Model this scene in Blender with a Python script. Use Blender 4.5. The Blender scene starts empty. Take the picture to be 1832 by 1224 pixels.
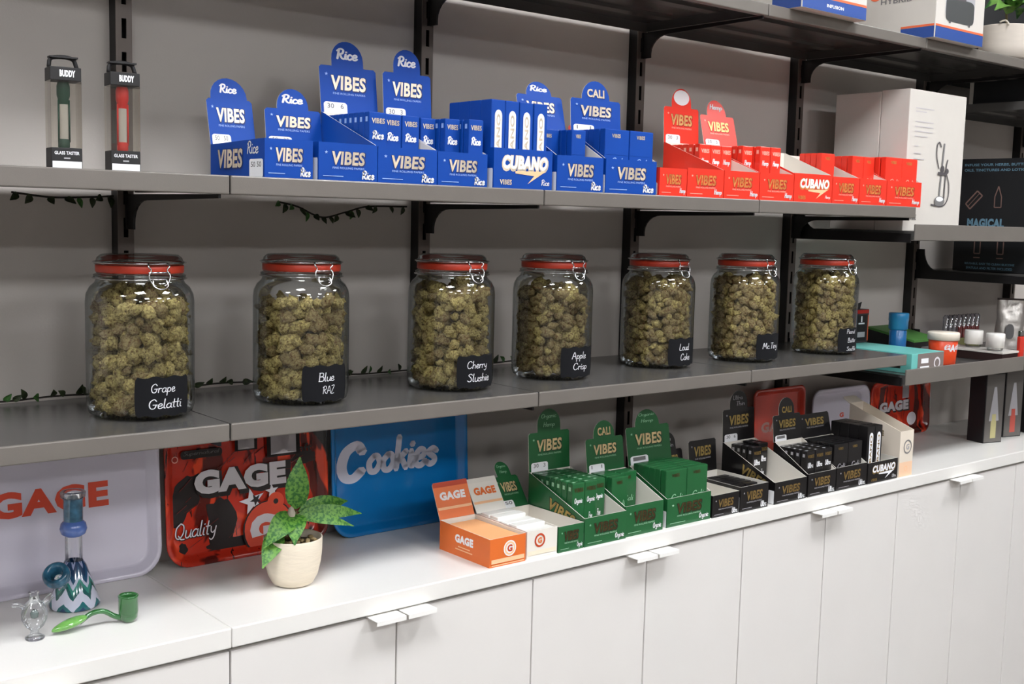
import bpy, bmesh, math, random
from mathutils import Vector, Matrix, noise
random.seed(7)
R = math.radians
S = bpy.context.scene
C = S.collection
E = 1.54                      # eye height above the floor; heights below are written as E + offset

# ------------------------------------------------------------------ camera
f_px, yaw, pitch, roll = 2074.04, 0.696352, 0.1066416, 0.0249185
cy, sy, cp, sp = math.cos(yaw), math.sin(yaw), math.cos(pitch), math.sin(pitch)
fwd = Vector((sy*cp, cy*cp, -sp)); r0 = Vector((cy, -sy, 0)); u0 = r0.cross(fwd)
cr, sr = math.cos(roll), math.sin(roll)
rt = r0*cr + u0*sr; up = -r0*sr + u0*cr
cd = bpy.data.cameras.new('camera'); cam = bpy.data.objects.new('camera', cd); C.objects.link(cam)
m3 = Matrix((rt, up, -fwd)).transposed()
cam.matrix_world = Matrix.Translation((0, 0, E)) @ m3.to_4x4()
cd.sensor_width = 36; cd.lens = f_px/1832*36; cd.clip_start = .02
S.camera = cam
# ------------------------------------------------------------------ world + exposure
S.view_settings.view_transform = 'Standard'; S.view_settings.look = 'None'
S.view_settings.gamma = 1; S.view_settings.use_curve_mapping = False
S.view_settings.exposure = 0.0
w = bpy.data.worlds.new('world'); S.world = w; w.use_nodes = True
w.node_tree.nodes['Background'].inputs[0].default_value = (.9, .95, 1, 1)
w.node_tree.nodes['Background'].inputs[1].default_value = .3
LAMP = 34.0                    # strength of the ceiling panels
PANELS = [(x, y) for y in (.5, -1.9, -4.2) for x in (-1.6, .2, 2.0, 3.8)]

# ------------------------------------------------------------------ helpers
def lin(c):
    return tuple(((v/255)/12.92 if v/255 <= .04045 else ((v/255+.055)/1.055)**2.4) for v in c) + (1,)
MATS = {}
def mat(name, rgb, rough=.5, metal=0, var=0, scale=30, bump=0, bscale=200, coat=0, alpha=None, emit=0, spec=.5, stretch=None):
    if name in MATS: return MATS[name]
    m = bpy.data.materials.new(name); m.use_nodes = True; nt = m.node_tree; b = nt.nodes['Principled BSDF']
    c = lin(rgb)
    b.inputs['Base Color'].default_value = c; b.inputs['Roughness'].default_value = rough
    b.inputs['Metallic'].default_value = metal; b.inputs['Coat Weight'].default_value = coat
    b.inputs['Specular IOR Level'].default_value = spec
    tc = nt.nodes.new('ShaderNodeTexCoord')
    src = tc.outputs['Object']
    if stretch:
        mp = nt.nodes.new('ShaderNodeMapping'); mp.inputs['Scale'].default_value = stretch
        nt.links.new(src, mp.inputs[0]); src = mp.outputs[0]
    if var:
        n = nt.nodes.new('ShaderNodeTexNoise'); n.inputs['Scale'].default_value = scale; n.inputs['Detail'].default_value = 4
        nt.links.new(src, n.inputs['Vector'])
        rp = nt.nodes.new('ShaderNodeValToRGB')
        rp.color_ramp.elements[0].position = .3; rp.color_ramp.elements[1].position = .7
        rp.color_ramp.elements[0].color = tuple(max(0, v*(1-var)) for v in c[:3]) + (1,)
        rp.color_ramp.elements[1].color = tuple(min(1, v*(1+var)) for v in c[:3]) + (1,)
        nt.links.new(n.outputs[0], rp.inputs[0]); nt.links.new(rp.outputs[0], b.inputs['Base Color'])
    if bump:
        n2 = nt.nodes.new('ShaderNodeTexNoise'); n2.inputs['Scale'].default_value = bscale; n2.inputs['Detail'].default_value = 3
        bp = nt.nodes.new('ShaderNodeBump'); bp.inputs['Strength'].default_value = bump; bp.inputs['Distance'].default_value = .002
        nt.links.new(src, n2.inputs['Vector']); nt.links.new(n2.outputs[0], bp.inputs['Height']); nt.links.new(bp.outputs[0], b.inputs['Normal'])
    if emit:
        b.inputs['Emission Color'].default_value = c; b.inputs['Emission Strength'].default_value = emit
    MATS[name] = m
    return m
def glass(name, rgb, edge, blend=.35, gl=.06, tint=1.0, colgloss=(1,1,1,1)):
    """thin clear wall: see-through, mirror-like at grazing angles, body colour builds up towards the rim"""
    if name in MATS: return MATS[name]
    m = bpy.data.materials.new(name); m.use_nodes = True; nt = m.node_tree; nt.nodes.clear()
    out = nt.nodes.new('ShaderNodeOutputMaterial')
    tr = nt.nodes.new('ShaderNodeBsdfTransparent'); gs = nt.nodes.new('ShaderNodeBsdfGlossy'); gs.inputs['Roughness'].default_value = .04
    gs.inputs[0].default_value = colgloss
    lw = nt.nodes.new('ShaderNodeLayerWeight'); lw.inputs[0].default_value = blend
    mx = nt.nodes.new('ShaderNodeMix'); mx.data_type = 'RGBA'
    mx.inputs[6].default_value = lin(rgb); mx.inputs[7].default_value = lin(edge)
    nt.links.new(lw.outputs['Facing'], mx.inputs[0]); nt.links.new(mx.outputs[2], tr.inputs[0])
    fr = nt.nodes.new('ShaderNodeFresnel'); fr.inputs[0].default_value = 1.5
    ad = nt.nodes.new('ShaderNodeMath'); ad.operation = 'MULTIPLY_ADD'; ad.inputs[1].default_value = .7; ad.inputs[2].default_value = gl
    ad.use_clamp = True
    nt.links.new(fr.outputs[0], ad.inputs[0])
    ms = nt.nodes.new('ShaderNodeMixShader'); nt.links.new(ad.outputs[0], ms.inputs[0])
    nt.links.new(tr.outputs[0], ms.inputs[1]); nt.links.new(gs.outputs[0], ms.inputs[2]); nt.links.new(ms.outputs[0], out.inputs[0])
    MATS[name] = m
    return m

def tag(o, label=None, cat=None, group=None, kind=None):
    if label: o['label'] = label
    if cat: o['category'] = cat
    if group: o['group'] = group
    if kind: o['kind'] = kind
    return o
def empty(name, loc=(0, 0, 0), rz=0, rx=0, parent=None):
    o = bpy.data.objects.new(name, None); C.objects.link(o); o.location = loc; o.rotation_euler = (rx, 0, rz)
    o.empty_display_size = .02
    if parent: o.parent = parent
    return o
def obj(name, me, parent=None, loc=(0, 0, 0), rot=(0, 0, 0)):
    o = bpy.data.objects.new(name, me); C.objects.link(o); o.location = loc; o.rotation_euler = rot
    if parent: o.parent = parent
    return o
class MB:
    def __init__(s): s.v = []; s.f = []; s.m = []; s.sm = []
    def add(s, vs, fs, mi=0, sm=False):
        o = len(s.v); s.v += [tuple(v) for v in vs]
        for q in fs: s.f.append(tuple(i+o for i in q)); s.m.append(mi); s.sm.append(sm)
        return s
    def box(s, x0, x1, y0, y1, z0, z1, mi=0, mis=None):
        vs = [(x0,y0,z0),(x1,y0,z0),(x1,y1,z0),(x0,y1,z0),(x0,y0,z1),(x1,y0,z1),(x1,y1,z1),(x0,y1,z1)]
        fs = [(0,3,2,1),(4,5,6,7),(0,1,5,4),(1,2,6,5),(2,3,7,6),(3,0,4,7)]   # bottom top front right back left
        for k, q in enumerate(fs): s.add(vs, [], 0); 
        o = len(s.v) - 8
        for k, q in enumerate(fs):
            s.f.append(tuple(i+o for i in q)); s.m.append(mis[k] if mis else mi); s.sm.append(False)
        return s
    def rbox(s, x0, x1, y0, y1, z0, z1, b=.003, mi=0):
        """box with chamfered edges"""
        bm = bmesh.new(); bmesh.ops.create_cube(bm, size=1)
        for v in bm.verts: v.co = Vector((x0+(v.co.x+.5)*(x1-x0), y0+(v.co.y+.5)*(y1-y0), z0+(v.co.z+.5)*(z1-z0)))
        bmesh.ops.bevel(bm, geom=bm.edges[:], offset=b, segments=2, profile=.5, affect='EDGES')
        s.bm(bm, mi); return s
    def bm(s, bm, mi=0, sm=False, M=None):
        bm.verts.index_update()
        s.add([(M @ v.co if M else v.co) for v in bm.verts], [[v.index for v in f.verts] for f in bm.faces], mi, sm); bm.free(); return s
    def prism(s, pts, y0, y1, mi=0, miside=None, ax='y', miback=None):
        """polygon pts (u,z) extruded along y (or along x when ax='x'); pts counter-clockwise seen from -y / from +x"""
        n = len(pts)
        if ax == 'y': A = [(p[0], y0, p[1]) for p in pts]; B = [(p[0], y1, p[1]) for p in pts]
        elif ax == 'x': A = [(y1, p[0], p[1]) for p in pts]; B = [(y0, p[0], p[1]) for p in pts]
        else: A = [(p[0], p[1], y1) for p in pts]; B = [(p[0], p[1], y0) for p in pts]
        o = len(s.v); s.v += A + B
        s.f.append(tuple(range(o, o+n))); s.m.append(mi); s.sm.append(False)
        s.f.append(tuple(range(o+2*n-1, o+n-1, -1))); s.m.append(mi if miback is None else miback); s.sm.append(False)
        for i in range(n):
            j = (i+1) % n
            s.f.append((o+i, o+n+i, o+n+j, o+j)); s.m.append(mi if miside is None else miside); s.sm.append(False)
        return s
    def lathe(s, prof, seg=40, mi=0, cx=0, cy=0, closed=False, M=None, mfun=None):
        o = len(s.v); n = len(prof)
        for r, z in prof:
            for k in range(seg):
                a = 2*math.pi*k/seg; p = Vector((cx+r*math.cos(a), cy+r*math.sin(a), z))
                s.v.append(tuple(M @ p) if M else tuple(p))
        for i in range(n-1):
            for k in range(seg):
                j = (k+1) % seg
                s.f.append((o+i*seg+k, o+i*seg+j, o+(i+1)*seg+j, o+(i+1)*seg+k)); s.m.append(mfun(i, k) if mfun else mi); s.sm.append(True)
        if closed:
            s.f.append(tuple(o+k for k in reversed(range(seg)))); s.m.append(mi); s.sm.append(False)
            s.f.append(tuple(o+(n-1)*seg+k for k in range(seg))); s.m.append(mi); s.sm.append(False)
        return s
    def tube(s, pts, r, seg=8, mi=0, caps=True, rs=None):
        pts = [Vector(p) for p in pts]; n = len(pts); o = len(s.v); t0 = None; nrm = None
        for i, p in enumerate(pts):
            t = (pts[min(i+1, n-1)] - pts[max(i-1, 0)]).normalized()
            if nrm is None:
                nrm = t.orthogonal().normalized()
            else:
                nrm = (nrm - t*nrm.dot(t)); nrm = nrm.normalized() if nrm.length > 1e-6 else t.orthogonal().normalized()
            bi = t.cross(nrm); rr = rs[i] if rs else r
            for k in range(seg):
                a = 2*math.pi*k/seg; s.v.append(tuple(p + (nrm*math.cos(a) + bi*math.sin(a))*rr))
        for i in range(n-1):
            for k in range(seg):
                j = (k+1) % seg
                s.f.append((o+i*seg+k, o+i*seg+j, o+(i+1)*seg+j, o+(i+1)*seg+k)); s.m.append(mi); s.sm.append(True)
        if caps:
            s.f.append(tuple(o+k for k in reversed(range(seg)))); s.m.append(mi); s.sm.append(False)
            s.f.append(tuple(o+(n-1)*seg+k for k in range(seg))); s.m.append(mi); s.sm.append(False)
        return s
    def mesh(s, name, mats):
        me = bpy.data.meshes.new(name); me.from_pydata(s.v, [], s.f)
        for m in (mats if isinstance(mats, (list, tuple)) else [mats]): me.materials.append(m)
        me.polygons.foreach_set('material_index', s.m); me.polygons.foreach_set('use_smooth', s.sm)
        me.validate(); me.update(); return me
    def build(s, name, mats, parent=None, loc=(0, 0, 0), rot=(0, 0, 0)):
        return obj(name, s.mesh(name, mats), parent, loc, rot)

# ---- flat print: type and handwriting, as thin geometry laid just proud of a face
TXT = {}
def tgeo(s, bold=.02, shear=0):
    k = (s, bold, shear)
    if k in TXT: return TXT[k]
    c = bpy.data.curves.new('t', 'FONT'); c.body = s; c.offset = bold; c.shear = shear; c.resolution_u = 3; c.fill_mode = 'FRONT'
    c.space_character = 1.0 + bold*1.5
    o = bpy.data.objects.new('t', c); C.objects.link(o)
    dg = bpy.context.evaluated_depsgraph_get(); me = o.evaluated_get(dg).to_mesh()
    vs = [(v.co.x, v.co.y) for v in me.vertices]; fs = [tuple(p.vertices) for p in me.polygons]
    o.evaluated_get(dg).to_mesh_clear(); bpy.data.objects.remove(o); bpy.data.curves.remove(c)
    x0 = min(v[0] for v in vs); x1 = max(v[0] for v in vs); y0 = min(v[1] for v in vs); y1 = max(v[1] for v in vs)
    vs = [((v[0]-x0)/(x1-x0)-.5, (v[1]-y0)/(y1-y0)-.5) for v in vs]
    TXT[k] = (vs, fs, (x1-x0)/(y1-y0)); return TXT[k]
G = {   # single-stroke handwriting, baseline 0, x-height .5, capital 1; (advance, strokes)
'a': (.52, [[(.4,.45),(.22,.5),(.06,.32),(.08,.08),(.24,.02),(.4,.2),(.42,.48)],[(.42,.48),(.42,.1),(.52,.02)]]),
'b': (.48, [[(.08,1),(.06,.1)],[(.06,.3),(.22,.5),(.4,.36),(.36,.06),(.18,0),(.06,.12)]]),
'c': (.42, [[(.38,.42),(.22,.5),(.06,.3),(.1,.06),(.26,0),(.4,.1)]]),
'd': (.52, [[(.4,.4),(.22,.5),(.06,.28),(.12,.02),(.3,.06),(.42,.3)],[(.44,1),(.42,.1),(.52,.02)]]),
'e': (.44, [[(.08,.25),(.32,.3),(.34,.46),(.2,.52),(.06,.34),(.1,.06),(.26,0),(.42,.12)]]),
'f': (.36, [[(.36,.92),(.24,1),(.16,.8),(.14,-.1)],[(.02,.5),(.32,.5)]]),
'g': (.5, [[(.4,.42),(.22,.5),(.06,.3),(.14,.06),(.34,.14),(.4,.44)],[(.42,.48),(.4,-.2),(.22,-.36),(.06,-.24)]]),
'h': (.5, [[(.08,1),(.06,0)],[(.06,.3),(.24,.5),(.38,.38),(.38,0)]]),
'i': (.22, [[(.1,.5),(.08,.1),(.18,.02)],[(.11,.72),(.13,.74)]]),
'k': (.46, [[(.08,1),(.06,0)],[(.36,.52),(.1,.24),(.24,.26),(.4,0)]]),
'l': (.24, [[(.1,1),(.08,.12),(.2,.02)]]),
'm': (.72, [[(.06,.5),(.06,0)],[(.06,.34),(.2,.5),(.32,.4),(.32,0)],[(.32,.34),(.46,.5),(.6,.4),(.62,0)]]),
'n': (.5, [[(.06,.5),(.06,0)],[(.06,.34),(.24,.5),(.38,.38),(.4,0)]]),
'o': (.48, [[(.22,.5),(.06,.3),(.12,.04),(.3,.02),(.42,.24),(.34,.46),(.22,.5)]]),
'p': (.48, [[(.08,.5),(.04,-.38)],[(.07,.36),(.24,.5),(.4,.34),(.32,.06),(.1,.08)]]),
'r': (.38, [[(.08,.5),(.06,0)],[(.07,.3),(.2,.48),(.36,.46)]]),
's': (.4, [[(.36,.42),(.22,.5),(.08,.38),(.3,.2),(.3,.06),(.16,0),(.04,.08)]]),
't': (.34, [[(.16,.9),(.14,.12),(.26,.02)],[(.02,.56),(.3,.58)]]),
'u': (.5, [[(.06,.5),(.08,.1),(.22,0),(.38,.16),(.42,.5)],[(.42,.5),(.42,.08),(.5,.02)]]),
'x': (.42, [[(.04,.5),(.36,0)],[(.36,.5),(.04,0)]]),
'y': (.48, [[(.06,.5),(.1,.2),(.24,.1),(.38,.24)],[(.42,.5),(.36,-.16),(.2,-.36),(.04,-.26)]]),
'z': (.42, [[(.04,.48),(.38,.48),(.04,.02),(.4,.02)]]),
'A': (.66, [[(.02,0),(.3,1),(.58,0)],[(.14,.38),(.48,.38)]]),
'B': (.6, [[(.08,1),(.08,0)],[(.04,.98),(.4,.96),(.42,.62),(.1,.54)],[(.1,.54),(.5,.48),(.5,.06),(.04,.02)]]),
'C': (.66, [[(.56,.8),(.4,1),(.14,.82),(.06,.4),(.18,.06),(.4,0),(.6,.2)]]),
'D': (.62, [[(.08,1),(.08,0)],[(.02,1),(.38,.9),(.54,.5),(.36,.08),(.02,0)]]),
'F': (.5, [[(.1,1),(.06,0)],[(.02,1),(.5,.96)],[(.08,.52),(.4,.52)]]),
'G': (.68, [[(.56,.8),(.38,1),(.12,.8),(.06,.4),(.2,.04),(.46,.04),(.58,.4)],[(.34,.42),(.64,.42)]]),
'H': (.6, [[(.1,1),(.06,0)],[(.52,1),(.48,0)],[(.08,.5),(.5,.54)]]),
'L': (.5, [[(.1,1),(.08,.04),(.46,.04)]]),
'M': (.76, [[(.04,0),(.14,1),(.34,.3),(.56,1),(.66,0)]]),
'N': (.64, [[(.06,0),(.1,1),(.48,0),(.54,1)]]),
'O': (.7, [[(.34,1),(.08,.7),(.1,.2),(.34,0),(.6,.3),(.58,.8),(.34,1)]]),
'P': (.56, [[(.1,1),(.08,0)],[(.04,.98),(.42,.94),(.46,.62),(.1,.46)]]),
'Q': (.74, [[(.34,1),(.08,.7),(.1,.2),(.34,0),(.6,.3),(.58,.8),(.34,1)],[(.3,.2),(.5,-.04),(.74,-.06)]]),
'R': (.64, [[(.16,.98),(.1,0)],[(.02,.8),(.26,1.02),(.5,.9),(.44,.56),(.14,.5)],[(.24,.52),(.44,.1),(.62,0)]]),
'S': (.54, [[(.48,.84),(.3,1),(.1,.8),(.4,.44),(.4,.1),(.2,0),(.04,.14)]]),
'T': (.54, [[(.28,1),(.24,0)],[(.02,.98),(.54,1)]]),
'U': (.6, [[(.06,1),(.08,.2),(.26,0),(.48,.2),(.5,1)]]),
'E': (.5, [[(.46,1),(.1,1),(.08,0),(.48,.02)],[(.08,.52),(.4,.52)]]),
'I': (.24, [[(.1,1),(.1,0)]]), 'Z': (.5, [[(.04,1),(.46,1),(.04,0),(.48,0)]]),
"'": (.16, [[(.08,1),(.06,.84)]]), '.': (.2, [[(.08,0),(.1,.02)]]), ' ': (.3, []) }
def catmull(pts, n=5):
    if len(pts) < 3: return [Vector(p) for p in pts]
    P = [Vector(p) for p in pts]; P = [P[0]*2-P[1]] + P + [P[-1]*2-P[-2]]; out = []
    for i in range(1, len(P)-2):
        for k in range(n):
            t = k/n; a, b, c, d = P[i-1:i+3]
            out.append(.5*((2*b)+(c-a)*t+(2*a-5*b+4*c-d)*t*t+(3*b-a-3*c+d)*t**3))
    out.append(P[-2]); return out
def hgeo(s, th=.09, slant=.12):
    k = ('h', s, th, slant)
    if k in TXT: return TXT[k]
    vs, fs = [], []; x = 0
    for ch in s:
        adv, st = G.get(ch, (.4, []))
        for pl in st:
            pts = catmull([(x+p[0]+slant*p[1], p[1]) for p in pl])
            L = []
            for i, p in enumerate(pts):
                t = pts[min(i+1, len(pts)-1)] - pts[max(i-1, 0)]
                t = t.normalized() if t.length > 1e-6 else Vector((1, 0)); n = Vector((-t.y, t.x))*th/2
                L.append((p+n, p-n))
            o = len(vs)
            for a, b in L: vs += [tuple(a), tuple(b)]
            for i in range(len(L)-1): fs.append((o+2*i, o+2*i+1, o+2*i+3, o+2*i+2))
            for e in (pts[0], pts[-1]):
                o = len(vs); vs += [(e.x+th/2*math.cos(a*math.pi/3), e.y+th/2*math.sin(a*math.pi/3)) for a in range(6)]; fs.append(tuple(range(o, o+6)))
        x += adv
    x0 = min(v[0] for v in vs); x1 = max(v[0] for v in vs); y0 = min(v[1] for v in vs); y1 = max(v[1] for v in vs)
    vs = [((v[0]-x0)/(x1-x0)-.5, (v[1]-y0)/(y1-y0)-.5) for v in vs]
    TXT[k] = (vs, fs, (x1-x0)/(y1-y0)); return TXT[k]
def pgeo(pts):
    return ([tuple(p) for p in pts], [tuple(range(len(pts)))], 1)
RECT = pgeo([(-.5,-.5),(.5,-.5),(.5,.5),(-.5,.5)])
DISC = pgeo([(.5*math.cos(a*math.pi/12), .5*math.sin(a*math.pi/12)) for a in range(24)])
def rrect(k=.2, asp=1.0, corners=(1,1,1,1)):
    pts = []
    for i, (sx, sy) in enumerate(((1,-1),(1,1),(-1,1),(-1,-1))):
        if not corners[i]: pts.append((.5*sx, .5*sy)); continue
        for q in range(5):
            a = math.pi/2*(i-1) + math.pi/2*q/4
            pts.append((sx*(.5-k/asp)+k/asp*math.cos(a), sy*(.5-k)+k*math.sin(a)))
    return pgeo(pts)
def ring(w=.14, n=28):
    vs = []; fs = []
    for i in range(n):
        a = 2*math.pi*i/n; vs += [(.5*math.cos(a), .5*math.sin(a)), ((.5-w)*math.cos(a), (.5-w)*math.sin(a))]
        j = (i+1) % n; fs.append((2*i, 2*i+1, 2*j+1, 2*j))
    fs = [tuple(reversed(f)) for f in fs]; return (vs, fs, 1)
RING = ring(); BOLT = pgeo([(-.5,.42),(.5,.5),(-.1,-.5),(.12,.12),(-.5,.26)])
STAR = pgeo([((.5 if i%2==0 else .2)*math.sin(i*math.pi/5), (.5 if i%2==0 else .2)*math.cos(i*math.pi/5)) for i in range(10)][::-1])
class Print:
    """collects print; front() maps (u, v, lift) to the face"""
    def __init__(s, fr): s.mb = MB(); s.fr = fr; s.mats = []; s.k = 0
    def add(s, g, u, v, w, h, m, lift=None, rot=0, du=0):
        if m not in s.mats: s.mats.append(m)
        s.k += 1; l = (.0004 + .00012*s.k) if lift is None else lift
        c, sn = math.cos(rot), math.sin(rot)
        s.mb.add([s.fr(u+(x*w)*c-(y*h)*sn, v+(x*w)*sn+(y*h)*c, l) for x, y in g[0]], g[1], s.mats.index(m)); return s
    def mesh(s, name='lettering'): return s.mb.mesh(name, s.mats)
    def build(s, parent, name='lettering', loc=(0,0,0), rot=(0,0,0)): return obj(name, s.mesh(name), parent, loc, rot)
def FRONT(y=0): return lambda u, v, l: (u, y-l, v)
def LEFT(x=0, flip=True): return lambda u, v, l: (x-l, -u, v)     # u runs towards the viewer's right = towards -y

# ------------------------------------------------------------------ materials
white_card = mat('white card', (226, 220, 210), .55)
steel = mat('grey shelf enamel', (96, 94, 92), .22, .35, var=.05, scale=12, bump=.12, bscale=900)
lipm = mat('light grey lip enamel', (116, 110, 104), .30, .1, var=.05, scale=12, bump=.1, bscale=900)
steel_d = mat('dark bronze steel', (104, 94, 88), .42, .3, var=.12, scale=20)
steel_b = mat('black bracket steel', (30, 28, 29), .45, .3)
chalk = mat('chalk marker', (222, 222, 226), .7)
black_p = mat('black print', (26, 24, 25), .6)
grey_p = mat('grey print', (120, 118, 118), .6)
gold = mat('pale gold foil', (226, 210, 186), .3, .35, var=.3, scale=90, stretch=(1, 1, .15))
gold_d = mat('dull gold foil', (206, 128, 66), .45, .15, var=.3, scale=120)
white_p = mat('white print', (238, 238, 240), .6)
CO = dict(
 blue=mat('blue coated card', (6, 66, 156), .5, var=.06, scale=8, spec=.25),
 red=mat('red coated card', (233, 54, 36), .34, var=.05, scale=8, coat=.2),
 green=mat('green coated card', (30, 92, 50), .32, var=.1, scale=10, coat=.3),
 black=mat('black coated card', (22, 20, 21), .28, var=.1, scale=10, coat=.3),
 orange=mat('orange coated card', (226, 112, 46), .4, var=.05, scale=8),
 white=mat('white coated card', (232, 226, 216), .4))
dk = dict(blue=mat('navy print', (10, 34, 96), .5), red=mat('deep red print', (176, 30, 20), .5), green=mat('deep green print', (14, 46, 26), .5),
          black=mat('brown black print', (46, 34, 24), .5), orange=mat('rust print', (190, 66, 30), .5), white=grey_p)
pale = dict(blue=mat('light blue print', (150, 180, 235), .6), red=mat('pink print', (250, 178, 160), .6), green=mat('light green print', (150, 196, 160), .6),
            black=mat('silver print', (170, 168, 172), .5), orange=mat('peach print', (248, 196, 150), .6), white=white_p)
SCRIPT = dict(blue='Rice', red='Hemp', green='Organic', black='Ultra')
foil = dict(blue=gold, red=gold_d, green=mat('dark bronze foil', (84, 66, 40), .35, .5, var=.4, scale=120), black=mat('antique gold foil', (150, 124, 74), .32, .6, var=.35, scale=90))
cfoil = dict(blue=gold, red=mat('bright gold foil', (236, 186, 120), .3, .4, var=.3, scale=90), green=mat('bright pale foil', (226, 200, 150), .3, .4, var=.3, scale=90), black=mat('yellow gold foil', (186, 160, 96), .3, .6, var=.35, scale=90))

# ------------------------------------------------------------------ the room
YD, YF, YW = 1.5536, 1.552, 1.926
def struct(name, mb, m, parent=None, **k):
    o = mb.build(name, m, parent, **k); o['kind'] = 'structure'; return o
wallm = mat('warm grey wall paint', (206, 198, 191), .6, var=.03, scale=3, bump=.08, bscale=400)
struct('floor', MB().box(-3, 6.5, -6, YW, -.1, 0), mat('grey vinyl floor', (112, 106, 100), .4, var=.08, scale=6))
struct('ceiling', MB().box(-3, 6.5, -6, YW, 3.0, 3.1), mat('white ceiling paint', (228, 226, 222), .8))
struct('wall_back', MB().box(-3, 6.5, YW, YW+.1, 0, 3.0), wallm)
struct('wall_front', MB().box(-3, 6.5, -6.1, -6, 0, 3.0), mat('room wall paint', (150, 146, 142), .8))
struct('wall_left', MB().box(-3.1, -3, -6.1, YW+.1, 0, 3.0), MATS['room wall paint'])
struct('wall_right', MB().box(6.5, 6.6, -6.1, YW+.1, 0, 3.0), MATS['room wall paint'])
dif = mat('lit diffuser', (248, 251, 255), .5, emit=LAMP)
for i, (x, y) in enumerate(PANELS):
    t = empty('ceiling_light', (x, y, 2.97))
    tag(t, 'square white ceiling light panel out of frame overhead', 'light', 'ceiling light panels')
    MB().box(-.32, .32, -.32, -.3, -.03, .03).box(-.32, .32, .3, .32, -.03, .03).box(-.32, -.3, -.3, .3, -.03, .03).box(.3, .32, -.3, .3, -.03, .03).build('frame', white_card, t)
    MB().box(-.3, .3, -.3, .3, -.015, -.005).build('diffuser', dif, t)

# ------------------------------------------------------------------ cabinets and worktop
BX = [YD*.491 + .6012*k for k in range(-1, 6)]       # module lines .1616 .763 1.364 ...
doorm = mat('white laminate door', (226, 222, 218), .38, var=.015, scale=5)
carc = mat('grey cabinet carcass', (120, 116, 112), .6)  # one flat grey for all carcass panels
handm = mat('white enamel tab handle', (244, 242, 238), .35)
names = ['leftmost', 'second from the left', 'third from the left', 'fourth from the left', 'fifth from the left', 'rightmost']
for k in range(6):
    xa, xb = BX[k], BX[k]+.6012
    t = empty('base_cabinet', (xa, YD, 0))
    tag(t, 'white two-door base cabinet under the worktop, ' + names[k] + (' (only its right part in view)' if k == 0 else ''), 'cabinet', 'white base cabinets')
    W = xb-xa
    MB().box(.001, .019, .021, .36, .1, .884).box(W-.019, W-.001, .021, .36, .1, .884).box(.019, W-.019, .021, .36, .1, .118).box(.019, W-.019, .345, .36, .118, .884).box(.019, W-.019, .021, .345, .866, .884).build('carcass', carc, t)
    MB().box(.001, W-.001, .06, .075, 0, .1).build('plinth', doorm, t)
    for s in (0, 1):
        a = .0015 + s*W/2; b = a + W/2 - .003
        d = MB().rbox(a, b, 0, .019, .102, .882, .0012).build('door', doorm, t)
        h0, h1 = (b-.058, b-.001) if s == 0 else (a+.001, a+.058)
        MB().prism([(-.032, .884), (-.030, .8856), (.012, .8856), (.012, .884)], h0, h1, ax='x').prism([(-.0322, .878), (-.0306, .878), (-.0306, .8856), (-.0322, .8856)], h0, h1, ax='x').build('handle', handm, d)
wt = mat('white worktop laminate', (232, 229, 224), .3, var=.015, scale=4)
for xa, xb, lb in ((BX[0]-.6, BX[1], 'white worktop section on the left carrying the glass pipes and beaker'), (BX[1], 4.4, 'long white worktop section carrying the potted plant and boxed papers')):
    o = MB().rbox(xa+.0006, xb-.0006, 1.548, YW-.001, .8885, .92, .002).build('worktop', wt); tag(o, lb, 'worktop')

# ------------------------------------------------------------------ shelving
def post(x, lab):
    t = empty('shelf_upright', (x, YW, 0)); tag(t, lab, 'shelf post', 'slotted shelf posts')
    z0, z1 = .93, 2.9
    MB().box(-.0135, -.0115, -.026, 0, z0, z1).box(.0115, .0135, -.026, 0, z0, z1).box(-.0135, .0135, -.0015, 0, z0, z1).build('channel', steel_b, t)
    m = MB().box(-.0135, -.004, -.028, -.026, z0, z1).box(.004, .0135, -.028, -.026, z0, z1)
    z = z0
    while z < z1:
        m.box(-.004, .004, -.028, -.026, z, min(z+.022, z1)); z += .054
    m.build('slotted_face', steel_d, t)
POSTX = [.745, 1.352, 1.952, 2.552, 3.156, 3.757]
ordn = ['leftmost', 'second', 'third', 'fourth', 'fifth', 'sixth']
for i, x in enumerate(POSTX):
    post(x, 'dark slotted steel shelf post fixed to the wall, ' + (ordn[i]+' in view' if i == 0 else ordn[i]+' from the left'))
def bracket(x, ztop, lab, inv=False, depth=.340, h=.058):
    o = empty('shelf_bracket', (x, YW-.028, 0)); tag(o, lab, 'bracket', 'shelf brackets')
    if not inv:
        pts = [(0, 0), (-depth, 0), (-depth, -.006), (-.075, -.010)]
        for k in range(1, 7):
            a = k/6*math.pi/2; pts.append((-.075+.050*math.sin(a), -.010-.038*(1-math.cos(a))))
        pts += [(-.025, -h), (0, -h)]
        z0, z1 = ztop-h, ztop
    else:
        pts = [(0, 0), (0, h+.03), (-.022, h+.03)]
        for k in range(1, 7):
            a = k/6*math.pi/2; pts.append((-.022-.045*(1-math.cos(a)), h+.03-(h+.004)*math.sin(a)))
        pts += [(-.085, .026), (-depth, .022), (-depth, 0)]
        z0, z1 = ztop, ztop+h+.03
    pts = [(p[0], ztop+p[1]) for p in pts]
    MB().prism(pts, -.002, .002, ax='x').build('arm', steel_b, o)
    MB().box(-.0055, .0055, -.004, .004, z0, z1).build('hook_plate', steel_b, o)
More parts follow.
